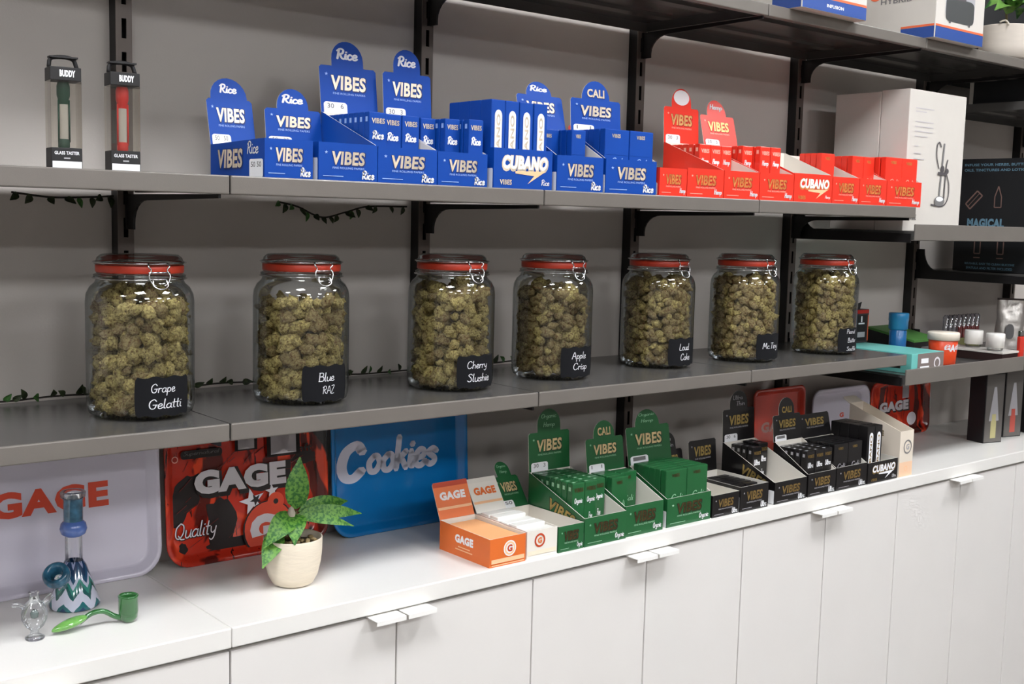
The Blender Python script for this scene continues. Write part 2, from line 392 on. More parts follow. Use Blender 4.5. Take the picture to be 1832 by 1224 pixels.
def shelf(x0, x1, ztop, lip, lab, cat='shelf', group=None, tray=False, shade=None):
    """folded steel tray: pan, front lip, side folds, back flange, two ribs under the pan"""
    t = empty('shelf', (x0, 0, 0)); tag(t, lab, cat, group); W = x1-x0-.0016; a = .0008
    pz = ztop if not tray else ztop-tray
    MB().box(a, W, YF+.001, YW-.03, pz-.0016, pz).build('pan', steel, t)
    m = MB().rbox(a, W, YF-.001, YF+.0042, ztop-lip, ztop+.0002, .0020)
    m.box(a, W, YF+.0022, YF+.014, ztop-lip, ztop-lip+.0015)
    m.build('front_lip', lipm, t)
    m = MB()
    for xx in (a, W-.0016): m.box(xx, xx+.0016, YF+.002, YW-.03, ztop-lip+.003, pz-.0016)
    m.box(a+.0016, W-.0016, YW-.0316, YW-.03, pz-.022, pz-.0016)
    for yy in (1.66, 1.79): m.box(a+.03, W-.03, yy, yy+.03, pz-.008, pz-.0016)
    m.build('folded_edge', steel, t)
MT, UT, TT = E-.311, E+.0505, E+.4515
for k in range(4):
    xa = BX[k]; w6 = .6012
    side = ['leftmost section', 'second section from the left', 'third section from the left', 'fourth and last section'][k]
    shelf(xa, xa+w6, MT, .026, 'grey steel shelf section carrying glass jars, ' + side, group='jar shelf sections')
    shelf(xa, xa+w6, UT, .027, 'grey steel shelf section above the jars, ' + side, group='upper shelf sections')
for k in range(6):
    xa = BX[k]; w6 = .6012
    shelf(xa, xa+w6, TT, .024, 'grey steel top shelf section, ' + ['first from the left, out of frame', 'second from the left, mostly out of frame', 'section just left of the appliance boxes', 'section under the left appliance box', 'section under the right appliance box', 'section under the dark block and planter'][k], group='top shelf sections')
N1 = shelf(2.5665, 3.166, E+.009, .040, 'grey steel shelf under the tall white cartons', tray=.017)
N2 = shelf(2.5665, 3.166, E-.349, .040, 'grey steel shelf holding the teal box and orange tub', tray=.014)
shelf(3.168, 3.768, E+.357, .026, 'dark steel shelf carrying the large black carton at right')
shelf(3.168, 3.768, E-.122, .026, 'lower steel shelf carrying the black appliance carton at right')
shelf(3.168, 3.768, E-.349, .040, 'steel shelf at far right with the silver pouch', tray=.014)
for i, x in enumerate(POSTX[:5]):
    o = ordn[i]
    if i < 4:
        dx = .004 if i < 3 else -.005
        bracket(x+dx, UT-.027, 'black bracket under the paper shelf on the %s post' % o)
        bracket(x+dx, MT-.027, 'black bracket under the jar shelf on the %s post' % o, h=.03)
        bracket(x+.004, TT-.024, 'black bracket under the top shelf on the %s post' % o)
bracket(3.160, TT-.024, 'black bracket under the top shelf on the fifth post')
bracket(3.761, TT-.024, 'black bracket under the top shelf on the sixth post')
bracket(3.761, E+.331, 'black bracket under the dark carton shelf on the sixth post')
bracket(2.560, E-.036, 'upturned black bracket of the white carton shelf on the fourth post', True)
bracket(3.162, E-.150, 'upturned black bracket of the black appliance carton shelf on the fifth post', True)
bracket(2.560, E-.390, 'upturned black bracket of the teal box shelf on the fourth post', True)
bracket(3.162, E-.390, 'upturned black bracket behind the orange tub on the fifth post', True)

# ------------------------------------------------------------------ jars
jar_glass = glass('clear jar glass', (250, 252, 252), (150, 158, 160), .25, .035)
wire = mat('polished steel wire', (200, 200, 200), .18, 1)
rubber = mat('orange rubber seal', (190, 58, 36), .4)
labm = mat('chalkboard label', (20, 20, 23), .85, spec=.2)
def budmat(name, rgb, k, sc=260, bd=.0015):
    if name in MATS: return MATS[name]
    m = bpy.data.materials.new(name); m.use_nodes = True; nt = m.node_tree; b = nt.nodes['Principled BSDF']
    b.inputs['Roughness'].default_value = .85; b.inputs['Specular IOR Level'].default_value = .2
    tc = nt.nodes.new('ShaderNodeTexCoord')
    n = nt.nodes.new('ShaderNodeTexNoise'); n.inputs['Scale'].default_value = sc; n.inputs['Detail'].default_value = 5; n.inputs['Roughness'].default_value = .7
    r = nt.nodes.new('ShaderNodeValToRGB'); e = r.color_ramp.elements
    e[0].position = .32; e[0].color = lin(tuple(int(v*.34) for v in rgb)); e[1].position = .68; e[1].color = lin(tuple(min(255, int(v*1.28)) for v in rgb))
    q = e.new(.5); q.color = lin(rgb)
    q = e.new(.36); q.color = lin((96+k, 58, 30))
    oi = nt.nodes.new('ShaderNodeObjectInfo')
    hs = nt.nodes.new('ShaderNodeHueSaturation'); mr = nt.nodes.new('ShaderNodeMapRange'); mr.inputs[3].default_value = .82; mr.inputs[4].default_value = 1.2
    nt.links.new(tc.outputs['Object'], n.inputs[0]); nt.links.new(n.outputs[0], r.inputs[0]); nt.links.new(r.outputs[0], hs.inputs['Color'])
    nt.links.new(oi.outputs['Random'], mr.inputs[0]); nt.links.new(mr.outputs[0], hs.inputs['Value']); nt.links.new(hs.outputs[0], b.inputs[0])
    bp = nt.nodes.new('ShaderNodeBump'); bp.inputs['Strength'].default_value = .9; bp.inputs['Distance'].default_value = bd
    nt.links.new(n.outputs[0], bp.inputs['Height']); nt.links.new(bp.outputs[0], b.inputs['Normal'])
    MATS[name] = m; return m
BUDS = [budmat('dried bud', (176, 160, 104), 0), budmat('dried bud darker', (146, 130, 90), 8)]
BUDS1 = [budmat('dried bud near', (176, 160, 104), 0, 3.4, .0022), budmat('dried bud near darker', (146, 130, 90), 8, 3.4, .0022)]
def bud_geo(seed, sub):
    bm = bmesh.new(); bmesh.ops.create_icosphere(bm, subdivisions=sub, radius=1)
    rnd = random.Random(seed); sc = Vector((rnd.uniform(.70, .98), rnd.uniform(.62, .9), rnd.uniform(1.0, 1.55)))
    off = Vector((seed*7.3, seed*3.1, seed*1.7))
    for v in bm.verts:
        d = v.co.normalized()
        k = 1 + .38*noise.noise(d*1.7+off) + .55*(abs(noise.noise(d*3.4+off))-.2) + .22*noise.noise(d*8.5+off)
        v.co = Vector((d.x*sc.x, d.y*sc.y, d.z*sc.z))*k*.92
    return bm
def bud_mesh(seed, m, sub=3):
    mb = MB(); mb.bm(bud_geo(seed, sub), 0, True); return mb.mesh('bud', m)
BM = [[bud_mesh(i, m) for i in range(7)] for m in BUDS1]
def bud_arr(seed):
    bm = bud_geo(seed, 2); bm.verts.index_update()
    r = ([v.co.copy() for v in bm.verts], [tuple(v.index for v in f.verts) for f in bm.faces]); bm.free(); return r
LOW = [bud_arr(i+20) for i in range(6)]
JR = .0790
JP = [(.0, .0035), (.05, .0035), (.066, .001), (.0755, .006), (.0785, .016), (.0790, .03), (.0790, .172), (.0775, .184), (.0725, .194), (.0655, .2005), (.0635, .205), (.0635, .2085), (.0665, .2095), (.067, .2125), (.0640, .2140), (.0620, .2155)]
def jar(cx, cy, words, lab, fill, dense, mi, bud_indiv, hs=1.0, dark=False):
    t = empty('storage_jar', (cx, cy, MT)); tag(t, lab, 'jar', 'clip-top glass jars')
    MB().lathe(JP, 64).build('glass_body', jar_glass, t)
    l = MB().lathe([(.0625, .2275), (.0655, .2280), (.066, .232), (.063, .2335), (.0615, .238), (.056, .2425), (.03, .2432), (.0005, .2432)], 56)
    l.build('glass_lid', jar_glass, t)
    MB().lathe([(.0575, .2160), (.0632, .2160), (.0640, .2175), (.0640, .2265), (.0630, .2280), (.0575, .2280)], 48).build('seal_ring', rubber, t)
    m = MB()
    m.tube([(.0678*math.cos(a*math.pi/24), .0678*math.sin(a*math.pi/24), .2075) for a in range(49)], .0011, 6)
    m.tube([(.0672*math.cos(a*math.pi/24), .0672*math.sin(a*math.pi/24), .2310) for a in range(49)], .0011, 6)
    for s in (-1, 1):
        m.tube(catmull([(s*.014, -.0665, .232), (s*.016, -.071, .2275), (s*.012, -.0712, .222), (s*.016, -.073, .214), (s*.013, -.0745, .204), (s*.006, -.075, .199)], 4), .0012, 6)
    m.tube([(-.0165, -.0715, .2185), (.0165, -.0715, .2185)], .0013, 6)
    m.tube([(-.014, -.0725, .2085), (.014, -.0725, .2085)], .0011, 6)
    m.tube(catmull([(-.010, -.072, .209), (-.0105, -.0775, .199), (0, -.0790, .1945), (.0105, -.0775, .199), (.010, -.072, .209)], 4), .0012, 6)
    m.tube([(.0168*math.cos(a), .0672, .2195+.011*math.sin(a)) for a in [k*math.pi/8 for k in range(17)]], .001, 6)
    m.build('wire_clasp', wire, t)
    # chalkboard sticker, wrapped on the glass and facing the room
    r = JR + .0006
    def wrap(u, v, l): a = u/JR + th; return ((r+l)*math.sin(a), -(r+l)*math.cos(a), v)
    th = R(3)
    LW, LH = .088, .058
    cols = 28; vs, fs = [], []
    for i in range(cols+1):
        u = (i/cols-.5)
        e = 1 - .10*max(0, abs(u)*2-.86)/.14*1.6
        hh = LH/2*(1 - .05*math.cos(u*math.pi*6)) * (1 if abs(u) < .46 else .82 + (.5-abs(u))*4.5)
        for v in (-1, -.5, 0, .5, 1): vs.append(wrap(u*LW*(1-.03*abs(v)**2 if abs(u) > .45 else 1), .037+v*hh, 0))
    for i in range(cols):
        for j in range(4): fs.append((i*5+j, (i+1)*5+j, (i+1)*5+j+1, i*5+j+1))
    MB().add(vs, fs, 0, True).build('chalk_label', labm, t)
    p = Print(lambda u, v, l: wrap(u, v, .0005))
    n = len(words)
    for q, wd in enumerate(words):
        g = hgeo(wd, .085, .1); h = .0150 if n <= 2 else .0115
        h2 = h*(1.25 if any(c in wd for c in 'gyp') else 1)
        p.add(g, (.002 if q else -.002), .037 + (n-1)*.0105 - q*.021, min(h*len(wd)*.50, .054), h2, chalk)
    p.build(t, 'handwriting')
    # the buds
    rnd = random.Random(int(cx*1000)); top = fill
    grp = 'dried buds in the jar marked ' + ' '.join(words)
    placed = []
    def ringfill(rad, rb, ztop):
        z = .0075 + rb*.8; row = 0
        while z < ztop:
            cnt = max(1, int(2*math.pi*rad/(rb*1.72)))
            for i in range(cnt):
                a = 2*math.pi*(i + (row % 2)*.5 + rnd.uniform(-.2, .2))/cnt
                s = rb*rnd.choice((.66, .8, .95, 1.0, 1.15, 1.32))*rnd.uniform(.93, 1.07); rr = min(rad + rnd.uniform(-.3, .25)*rb, JR-.004 - s*1.42)
                zz = z + rnd.uniform(-.8, .8)*rb
                if rad > .03 and zz > .172: rr = min(rr, .062)
                placed.append((rr*math.cos(a), rr*math.sin(a), max(zz, .006+s), s, rad))
            z += rb*1.52; row += 1
    rb = .0122*dense
    ringfill(JR-.005-rb*1.1, rb, top); ringfill(JR-.004-rb*2.7, rb*1.05, top+.006); ringfill(.028, rb*1.25, top+.004)
    ct = Vector((-cx, -cy, 0)).normalized()
    low = MB(); nin = 0
    for (x, y, z, s, rad) in placed:
        seed = rnd.randrange(7); rot = (rnd.uniform(0, 6.28), rnd.uniform(0, 6.28), rnd.uniform(0, 6.28))
        if bud_indiv and rad > .05 and Vector((x, y, 0)).normalized().dot(ct) > -.02 and nin < 100:
            o = obj('dried_bud', BM[0 if rnd.random() < .7 else 1][seed], None, (cx+x, cy+y, MT+z), rot); o.scale = (s, s, s); nin += 1
            tag(o, 'olive green dried bud pressed against the glass of the jar marked ' + ' '.join(words), 'bud', grp)
        else:
            from mathutils import Euler
            M = Matrix.Translation((x, y, z)) @ Euler(rot).to_matrix().to_4x4() @ Matrix.Scale(s, 4)
            vs, fs = LOW[seed % 6]; low.add([M @ v for v in vs], fs, 0 if rnd.random() < (.35 if dark else .7) else 1, True)
    o = low.build('bud_filling', BUDS, None, (cx, cy, MT))
    tag(o, 'mass of dried buds filling the jar marked ' + ' '.join(words), 'buds', None, 'stuff')
J = [(.688, 1.700, ['Grape', 'Gelatti'], .180, 1.0, True, False), (.962, 1.698, ['Blue', 'RAZ'], .160, .96, True, False),
     (1.267, 1.690, ['Cherry', 'Slushie'], .180, 1.0, True, False), (1.527, 1.704, ['Apple', 'Crisp'], .176, .98, False, True),
     (1.849, 1.722, ['Loud', 'Cake'], .176, .85, False, True), (2.112, 1.698, ['Mc.Tiny'], .176, .85, False, True), (2.422, 1.698, ['Peanut', 'Butter', 'Souffle'], .184, .9, False, False)]
for i, (x, y, wd, fi, de, ind, dkk) in enumerate(J):
    jar(x, y, wd, 'clip-top glass jar of dried buds with a chalk label reading ' + ' '.join(wd), fi, de, 0, ind, dark=dkk)

# ------------------------------------------------------------------ cartons of papers
def card_outline(w, hs, ht, hw=.56, r=.004):
    """shoulders with an arched tab on top"""
    a = w/2; b = w*hw/2; pts = [(-a, 0), (a, 0), (a, hs-r), (a-r, hs)]
    hb = ht-hs; stem = max(0, hb-b) if hb > b*.3 else 0
    ry = hb-stem
    pts.append((b, hs))
    for k in range(0, 13):
        t = math.pi*k/12; pts.append((b*math.cos(t), hs+stem+ry*math.sin(t)))
    pts += [(-b, hs), (-a+r, hs), (-a, hs-r)]
    return pts
def wordmark(p, col, u, v, w, h, word='VIBES', sh=.1, fo=None):
    p.add(tgeo(word, .07, sh), u+.0006, v-.0006, w*1.05, h*1.12, dk[col]); p.add(tgeo(word, .035, sh), u, v, w, h, (fo or foil)[col])
def carton(lab, x0, x1, yb, z0, col, hf=.058, hb=None, card=None, front='VIBES', rz=0, side=None, yf=1.565, level=False, nums='30   6', script=None):
    W = x1-x0; D = yb-yf; hb = hb or hf; t = .0013
    o = empty('display_carton', (x0, yf, z0), rz); tag(o, lab, 'carton', 'open card cartons of papers')
    m = MB(); c = CO[col]; sc = SCRIPT.get(col) if script is None else script
    m.box(0, W, 0, t, 0, hf, mis=[0, 1, 0, 0, 1, 0])                        # front wall
    m.box(t, W-t, t, D-t, 0, .001, mis=[0, 1, 0, 0, 0, 0])
    m.box(0, W, D-t, D, 0, hb, mis=[0, 1, 1, 0, 0, 0])
    n0 = .012 if level is False else 0
    for xa, inner in ((0, 'r'), (W-t, 'l')):
        pts = [(t, 0), (D-t, 0), (D-t, hb), (D-t-.002, hb), (t+.002, hf), (t, hf)]
        k = len(m.f); m.prism(pts, xa, xa+t, 0, 1, ax='x', miback=0)
        m.m[k if inner == 'r' else k+1] = 1                                  # the face turned to the inside is white
    m.build('tray', [c, white_card], o)
    p = Print(FRONT(0))
    if front == 'VIBES':
        wordmark(p, col, W*.5, hf*.60, W*.56, hf*.36)
        p.add(tgeo('FINE ROLLING PAPERS', .01), W*.5, hf*.34, W*.54, hf*.055, pale[col])
        p.add(hgeo(sc, .19), W*.84, hf*.18, W*.22, hf*.25, white_p); p.add(RECT, W*.24, hf*.12, W*.34, hf*.018, pale[col])
        p.add(STAR, W*.12, hf*.74, W*.06, hf*.1, pale[col])
    elif front == 'CUBANO':
        p.add(tgeo('CUBANO', .11, .15), W*.53, hf*.635, W*.80, hf*.42, foil[col]); p.add(tgeo('CUBANO', .05, .15), W*.53, hf*.66, W*.76, hf*.34, white_p)
        p.add(BOLT, W*.62, hf*.30, W*.52, hf*.34, pale['orange'] if col != 'black' else white_p)
        p.add(tgeo('VIBES', .03), W*.2, hf*.16, W*.2, hf*.13, foil[col]); p.add(hgeo(sc, .12), W*.88, hf*.19, W*.14, hf*.16, white_p)
    elif front == 'G':
        ink = white_p if col == 'orange' else CO['orange']; pp = CO['orange'] if col == 'orange' else white_p
        if col == 'orange': p.add(DISC, W*.55, hf*.58, .029, .029, white_p); p.add(RING, W*.55, hf*.58, .0245, .0245, pale['orange']); p.add(tgeo('G', .05), W*.55, hf*.58, .012, .013, dk['orange'])
        else: p.add(RING, W*.42, hf*.62, .026, .026, dk['orange']); p.add(tgeo('G', .05), W*.42, hf*.62, .010, .011, CO['orange'])
        p.add(RECT, W*.5, hf*.2, W*.92, hf*.15, pale['orange'] if col == 'orange' else mat('cream print', (238, 224, 200), .5)); p.add(RECT, W*.5, hf*.06, W*.9, hf*.03, pale[col])
    p.build(o, 'front_print')
    if side:
        p = Print(lambda u, v, l: (-l, D-u, v))                              # left face, u from the back edge to the front edge
        if side == 'gage':
            p.add(tgeo('GAGE', .06), D*.5, hf*.64, D*.36, hf*.30, white_p)
            p.add(RECT, D*.5, hf*.36, D*.24, hf*.04, pale[col]); p.add(RECT, D*.5, hf*.26, D*.34, hf*.04, pale[col])
        elif side == 'level':
            wordmark(p, col, D*.38, hf*.52, D*.46, hf*.5); p.add(hgeo(sc, .11), D*.80, hf*.78, D*.2, hf*.34, white_p)
            p.add(rrect(.12, 1.0), D*.86, hf*.24, D*.24, hf*.48, white_p); p.add(tgeo('50 50', .02), D*.86, hf*.34, D*.18, hf*.14, grey_p)
        elif side == 'slant':
            a = math.atan2(hb-hf, D)
            p.add(tgeo('VIBES', .07, .1), D*.60, (hf+hb)*.32, D*.50, .026, dk[col], rot=-a*.9); p.add(tgeo('VIBES', .035, .1), D*.60, (hf+hb)*.32, D*.47, .023, cfoil['black'] if col in ('green','black') else foil[col], rot=-a*.9)
            p.add(rrect(.1), D*.94, .016, D*.10, .030, white_p)
        elif side == 'label':
            p.add(rrect(.1), D*.93, .017, D*.11, .034, white_p)
        p.build(o, 'side_print')
    if card:
        hs, ht, lean, kind = card
        h0 = hb-.002
        cdm = MB().prism(card_outline(W*.985, hs-h0, ht-h0, .80 if kind == 'wide' else .56) if kind != 'flat' else [(-W*.49, 0), (W*.49, 0), (W*.49, hs-h0-.004), (W*.49-.004, hs-h0), (-W*.49+.004, hs-h0), (-W*.49, hs-h0-.004)],
                         0, .0014, 0, 1, miback=1)
        piv = obj('display_card', cdm.mesh('display_card', [c, white_card]), o, (W/2, D+.0003, h0), (-R(lean), 0, 0))
        H = hs-h0; T = ht-h0
        p = Print(FRONT(0))
        if kind in ('gage',):
            p.add(tgeo('GAGE', .06), 0, H*.62, W*.72, H*.22, white_p if col == 'orange' else CO['orange'])
            p.add(RECT, 0, H*.30, W*.95, H*.07, pale['orange'])
            p.add(RECT, 0, H*.93, W*.97, H*.13, dk['orange'] if col == 'orange' else white_card)
        else:
            if kind == 'cali':
                wordmark(p, col, 0, H*1.18, W*.34, H*.24, 'CALI', 0, cfoil)
            elif kind == 'glare':
                p.add(DISC, 0, H+(T-H)*.52, W*.44, (T-H)*.8, white_p)  # white disc paints the glare onto the card head
            elif kind != 'flat':
                if col == 'green': p.add(hgeo('Organic', .1), 0, H+(T-H)*.66, W*.36, (T-H)*.26, pale[col]); p.add(hgeo('Hemp', .1), 0, H+(T-H)*.28, W*.28, (T-H)*.28, pale[col])
                elif col == 'black': p.add(hgeo('Ultra', .1), -W*.03, H+(T-H)*.62, W*.3, (T-H)*.26, pale[col]); p.add(hgeo('Thin', .1), W*.05, H+(T-H)*.28, W*.26, (T-H)*.26, pale[col])
                else: p.add(hgeo(sc, .18), 0, H+(T-H)*.50, W*.38, (T-H)*.46, white_p)
            wordmark(p, col, 0, H*.66, W*.60, min(H*.30, .026), fo=cfoil)
            p.add(tgeo('FINE ROLLING PAPERS', .01), 0, H*.66-min(H*.30, .026)*.75, W*.56, .0035, pale[col])
            if nums:
                p.add(rrect(.22, 1.6, (0, 1, 1, 0)), -W*.25, H*.12, W*.40, H*.26, white_p)
                p.add(tgeo(nums, .015), -W*.25, H*.17, W*.28, H*.10, grey_p)
            p.add(STAR, -W*.38, H*.82, W*.06, H*.08, pale[col])
        pr = p.build(o, 'card_print'); pr.parent = piv
    return o

PK = {}; PR = random.Random(21)
NTH = ['first', 'second', 'third', 'fourth', 'fifth', 'sixth', 'seventh', 'eighth']
def pack_meshes(col, kind, w, t, h):
    k = (col, kind, w, t, h)
    if k in PK: return PK[k]
    m = MB().rbox(0, w, 0, t, 0, h, .0009)
    m.box(.001, w-.001, -.0004, .0006, h*.60, h-.0012)        # closing flap, proud of the front
    m.box(.001, w-.001, .0012, t-.0012, h-.0002, h+.0004)
    me = m.mesh('booklet', CO[col])
    p = Print(FRONT(-.0004)); sc = SCRIPT.get(col, '')
    if kind == 'slim':
        p.add(tgeo('VIBES', .03), w*.5, h*.88, w*.74, h*.075, foil[col] if col != 'red' else pale[col])
        p.add(hgeo(sc, .2), w*.5, h*.68, w*.66, h*.13, white_p); p.add(hgeo('Fine', .14), w*.5, h*.40, w*.3, h*.13, white_p)
        p.fr = lambda u, v, l: (-.0003, -u, v)
        p.add(RECT, -t*.5, h*.90, t*.42, h*.07, pale[col]); p.add(RECT, -t*.5, h*.25, t*.22, h*.2, pale[col])
        p.fr = lambda u, v, l: (u, v, h+.0006)
        p.add(RECT, w*.3, t*.5, w*.22, t*.4, pale[col])
    elif kind == 'wide':
        p.add(tgeo('VIBES', .03), w*.45, h*.90, w*.36, h*.06, foil[col]); p.add(hgeo('Cali', .12), w*.55, h*.5, w*.55, h*.12, pale[col])
    elif kind == 'cone':
        p.add(rrect(.5*w/h*.9, 1), w*.5, h*.52, 0, 0, white_p)
        g = rrect(.08, .16); p.add(g, w*.5, h*.47, w*.52, h*.84, white_p)
        p.add(tgeo('CUBANO', .03), w*.5, h*.47, h*.74, w*.30, foil[col], rot=math.pi/2)
    pm = p.mesh()
    PK[k] = (me, pm); return PK[k]
def packs(col, kind, x, yfront, z, w, t, h, n, lab, group, cols=1, gap=.0012, jit=.004):
    me, pm = pack_meshes(col, kind, w, t, h)
    for c in range(cols):
        for i in range(n):
            o = obj('booklet_box', me, None, (x+c*(w+gap), yfront+i*(t+.0014)+PR.uniform(-.0003, .0003)+(PR.uniform(-.002, .0) if i == 0 else 0), z+.0012), (0, 0, R(PR.uniform(-1.0, 1.0)*(1 if w < .036 else .25))))
            q = obj('lettering', pm, o); tag(o, lab + (', %s file from left' % NTH[c] if cols > 1 else '') + ((', frontmost' if i == 0 else ', %s back' % NTH[i]) if n > 1 else ''), 'paper packet', group)
U0, C0 = UT, .92
rows = 'in the row of blue cartons'
carton('long blue carton, arched card marked 50 50 leaning back, leftmost of the blue ones', .824, .905, 1.746, U0, 'blue', .058, .054, (.131, .166, 13, 'wide'), side='level', nums='50   50')
carton('low blue carton with an arched card, second blue one from the left', .915, 1.021, 1.733, U0, 'blue', .058, .060, (.120, .154, 7, 'std'), side='label', nums='50   33')
carton('third blue carton, tallest arched card marked 30 6, slanted left side', 1.0225, 1.138, 1.742, U0, 'blue', .057, .120, (.201, .245, 7, 'std'), nums='30   6', side='label')
carton('blue carton with a glossy tall card in front of the second post, fourth blue one', 1.140, 1.244, 1.729, U0, 'blue', .056, .118, (.199, .241, 4, 'std'), side='label', nums='30   3')
carton('wide blue carton with bold white slanted lettering and a bolt on its front', 1.258, 1.392, 1.71, U0, 'blue', .069, .075, None, 'CUBANO', side='label')
carton('blue carton right of the one with the bolt, card head bent back', 1.404, 1.519, 1.67, U0, 'blue', .064, .118, (.183, .210, 14, 'std'), side='label', nums=None)
carton('rightmost blue carton, its card headed with two gold words', 1.526, 1.662, 1.665, U0, 'blue', .064, .118, (.183, .219, 4, 'cali'), side='label', nums='1   1')
packs('blue', 'slim', 1.027, 1.60, U0, .034, .0145, .112, 8, 'slim blue packet at the left of the third blue carton', 'blue packets in the third blue carton')
packs('blue', 'slim', 1.064, 1.612, U0, .034, .0145, .112, 7, 'slim blue packet in the third blue carton', 'blue packets in the third blue carton, right files', 2)
packs('blue', 'slim', 1.145, 1.625, U0, .031, .0145, .112, 5, 'slim blue packet at the left of the fourth blue carton', 'blue packets in the fourth blue carton')
packs('blue', 'slim', 1.178, 1.60, U0, .031, .0145, .112, 6, 'slim blue packet amid the fourth blue carton', 'blue packets in the fourth blue carton, middle file')
packs('blue', 'slim', 1.211, 1.578, U0, .031, .0145, .112, 4, 'slim blue packet at the right of the fourth blue carton', 'blue packets in the fourth blue carton, right file')
packs('blue', 'cone', 1.2615, 1.580, U0, .0308, .029, .150, 4, 'tall blue packet in the bolt carton', 'tall blue packets', 4)
packs('blue', 'wide', 1.409, 1.625, U0, .05, .013, .112, 3, 'dark wide blue packet right of the bolt carton', 'wide blue packets, left')
packs('blue', 'wide', 1.461, 1.592, U0, .035, .013, .112, 5, 'narrow upright blue packet right of the bolt carton', 'narrow blue packets')
packs('blue', 'wide', 1.5295, 1.575, U0, .0635, .014, .118, 5, 'wide packet in the rightmost blue carton', 'wide blue packets in the rightmost blue carton', 2)

XR = [1.669, 1.749, 1.861, 1.976, 2.094, 2.235, 2.34, 2.452, 2.603]
def rc(i, lab, yb, hf, hb, cd, fr='VIBES', sd=None, nums='30   3'):
    return carton(lab, XR[i]+.001, XR[i+1]-.001, yb, U0, 'red', hf, hb, cd, fr, side=sd, nums=nums, yf=1.563)
rc(0, 'narrow long red carton touching the last blue carton, leftmost red one', 1.81, .054, .07, (.15, .187, 16, 'std'), sd='level')
rc(1, 'empty red carton, second red one from the left', 1.72, .057, .060, None)
rc(2, 'red carton with a pale glaring round card head, third red one', 1.735, .057, .120, (.197, .238, 3, 'glare'))
rc(3, 'red carton with a dark bent-back card head, fourth red one', 1.72, .058, .118, (.190, .226, 14, 'std'), nums='30   3')
rc(4, 'red carton with bold white slanted lettering and a bolt, empty inside', 1.70, .062, .115, None, 'CUBANO')
rc(5, 'red carton right of the bolt carton, one file of packets inside', 1.69, .060, .110, None)
rc(6, 'red carton second from the right end', 1.69, .060, .110, None)
rc(7, 'wide red carton at the right end of the shelf', 1.67, .060, .110, None)
packs('red', 'slim', 1.868, 1.64, U0, .034, .0145, .112, 5, 'slim red packet in the third red carton', 'red packets in the third red carton', 3)
packs('red', 'slim', 1.985, 1.62, U0, .034, .0145, .114, 5, 'slim red packet at the left of the fourth red carton', 'red packets in the fourth red carton')
packs('red', 'slim', 2.020, 1.60, U0, .034, .0145, .114, 6, 'slim red packet amid the fourth red carton', 'red packets in the fourth red carton, right files', 2)
packs('red', 'wide', 2.240, 1.60, U0, .05, .014, .112, 4, 'red packet in the carton right of the red bolt carton', 'red packets right of the bolt carton')
packs('red', 'wide', 2.360, 1.60, U0, .044, .014, .112, 4, 'red packet in the carton second from the right end', 'red packets second from the right', 2)
packs('red', 'wide', 2.459, 1.575, U0, .068, .014, .114, 5, 'wide packet in the red end carton', 'wide red packets at the right end', 2)

# counter cartons
carton('orange closed-looking carton with a white round G badge and a tilted lid card', 1.262, 1.345, 1.706, C0, 'orange', .052, .055, (.125, .125, 24, 'gage'), 'G', side='gage', yf=1.556)
carton('white carton with an orange G ring beside the orange carton', 1.350, 1.424, 1.706, C0, 'white', .052, .055, (.125, .125, 34, 'gage'), 'G', yf=1.558)
o = MB().rbox(1.2645, 1.3425, 1.559, 1.700, C0+.0018, C0+.0475, .002).build('paper_sleeve', mat('pale orange sleeve', (240, 176, 122), .5)); tag(o, 'pale orange inner sleeve filling the orange carton', 'sleeve')
t = empty('white_paper_packs', (1.3525, 1.56, C0+.0013)); t.name = 'paper_stack'; tag(t, 'glossy white packets lying in the white carton beside the orange one', 'paper packets')
for k in range(5): MB().rbox(0, .069, .002+k*.028, .026+k*.028, 0, .049+.003*(k % 2)+.002*k, .0015).build('packet', mat('glossy white wrap', (240, 238, 232), .25), t)
carton('long low green carton with its card leaning far back, leftmost green one', 1.426, 1.490, 1.716, C0, 'green', .050, .051, (.118, .150, 36, 'std'), nums='50', yf=1.556)
carton('second green carton, tallest card marked 30 3, gold slanted lettering on its side', 1.4925, 1.604, 1.722, C0, 'green', .056, .114, (.192, .238, 4, 'std'), side='slant', nums='30   3', yf=1.556)
carton('green carton with a short card headed by a gold word, third green one', 1.606, 1.714, 1.672, C0, 'green', .062, .108, (.176, .211, 8, 'cali'), nums='1   1', yf=1.560)
carton('rightmost green carton, card bent and glaring white', 1.728, 1.862, 1.675, C0, 'green', .060, .108, (.187, .222, 10, 'std'), side='label', nums='1', yf=1.562)
packs('green', 'slim', 1.499, 1.602, C0, .032, .0145, .112, 8, 'slim packet in the green carton marked 30 3', 'green packets, left and middle files', 2)
packs('green', 'slim', 1.566, 1.612, C0, .032, .0145, .110, 7, 'slim packet at the right of the green carton marked 30 3', 'green packets, right file')
packs('green', 'wide', 1.612, 1.608, C0, .046, .014, .108, 4, 'wide packet at the left of the third green carton', 'green packets in the third green carton')
packs('green', 'wide', 1.661, 1.632, C0, .046, .014, .108, 2, 'wide packet at the right of the third green carton', 'green packets in the third green carton, right')
packs('green', 'wide', 1.7315, 1.573, C0, .063, .014, .114, 6, 'wide packet in the rightmost green carton', 'green packets in the rightmost green carton', 2)
carton('low black carton beside the last green carton, leftmost black one', 1.866, 1.953, 1.715, C0, 'black', .048, .050, (.115, .155, 12, 'std'), nums=None, yf=1.56)
carton('low black carton with a gold-lettered square card, second black one', 1.955, 2.050, 1.705, C0, 'black', .055, .057, (.130, .130, 6, 'flat'), nums=None, yf=1.558, side='label')
carton('black carton with the tall card and white lined right side, third black one', 2.074, 2.190, 1.712, C0, 'black', .050, .115, (.190, .232, 3, 'std'), side='slant', nums='30   6', yf=1.558)
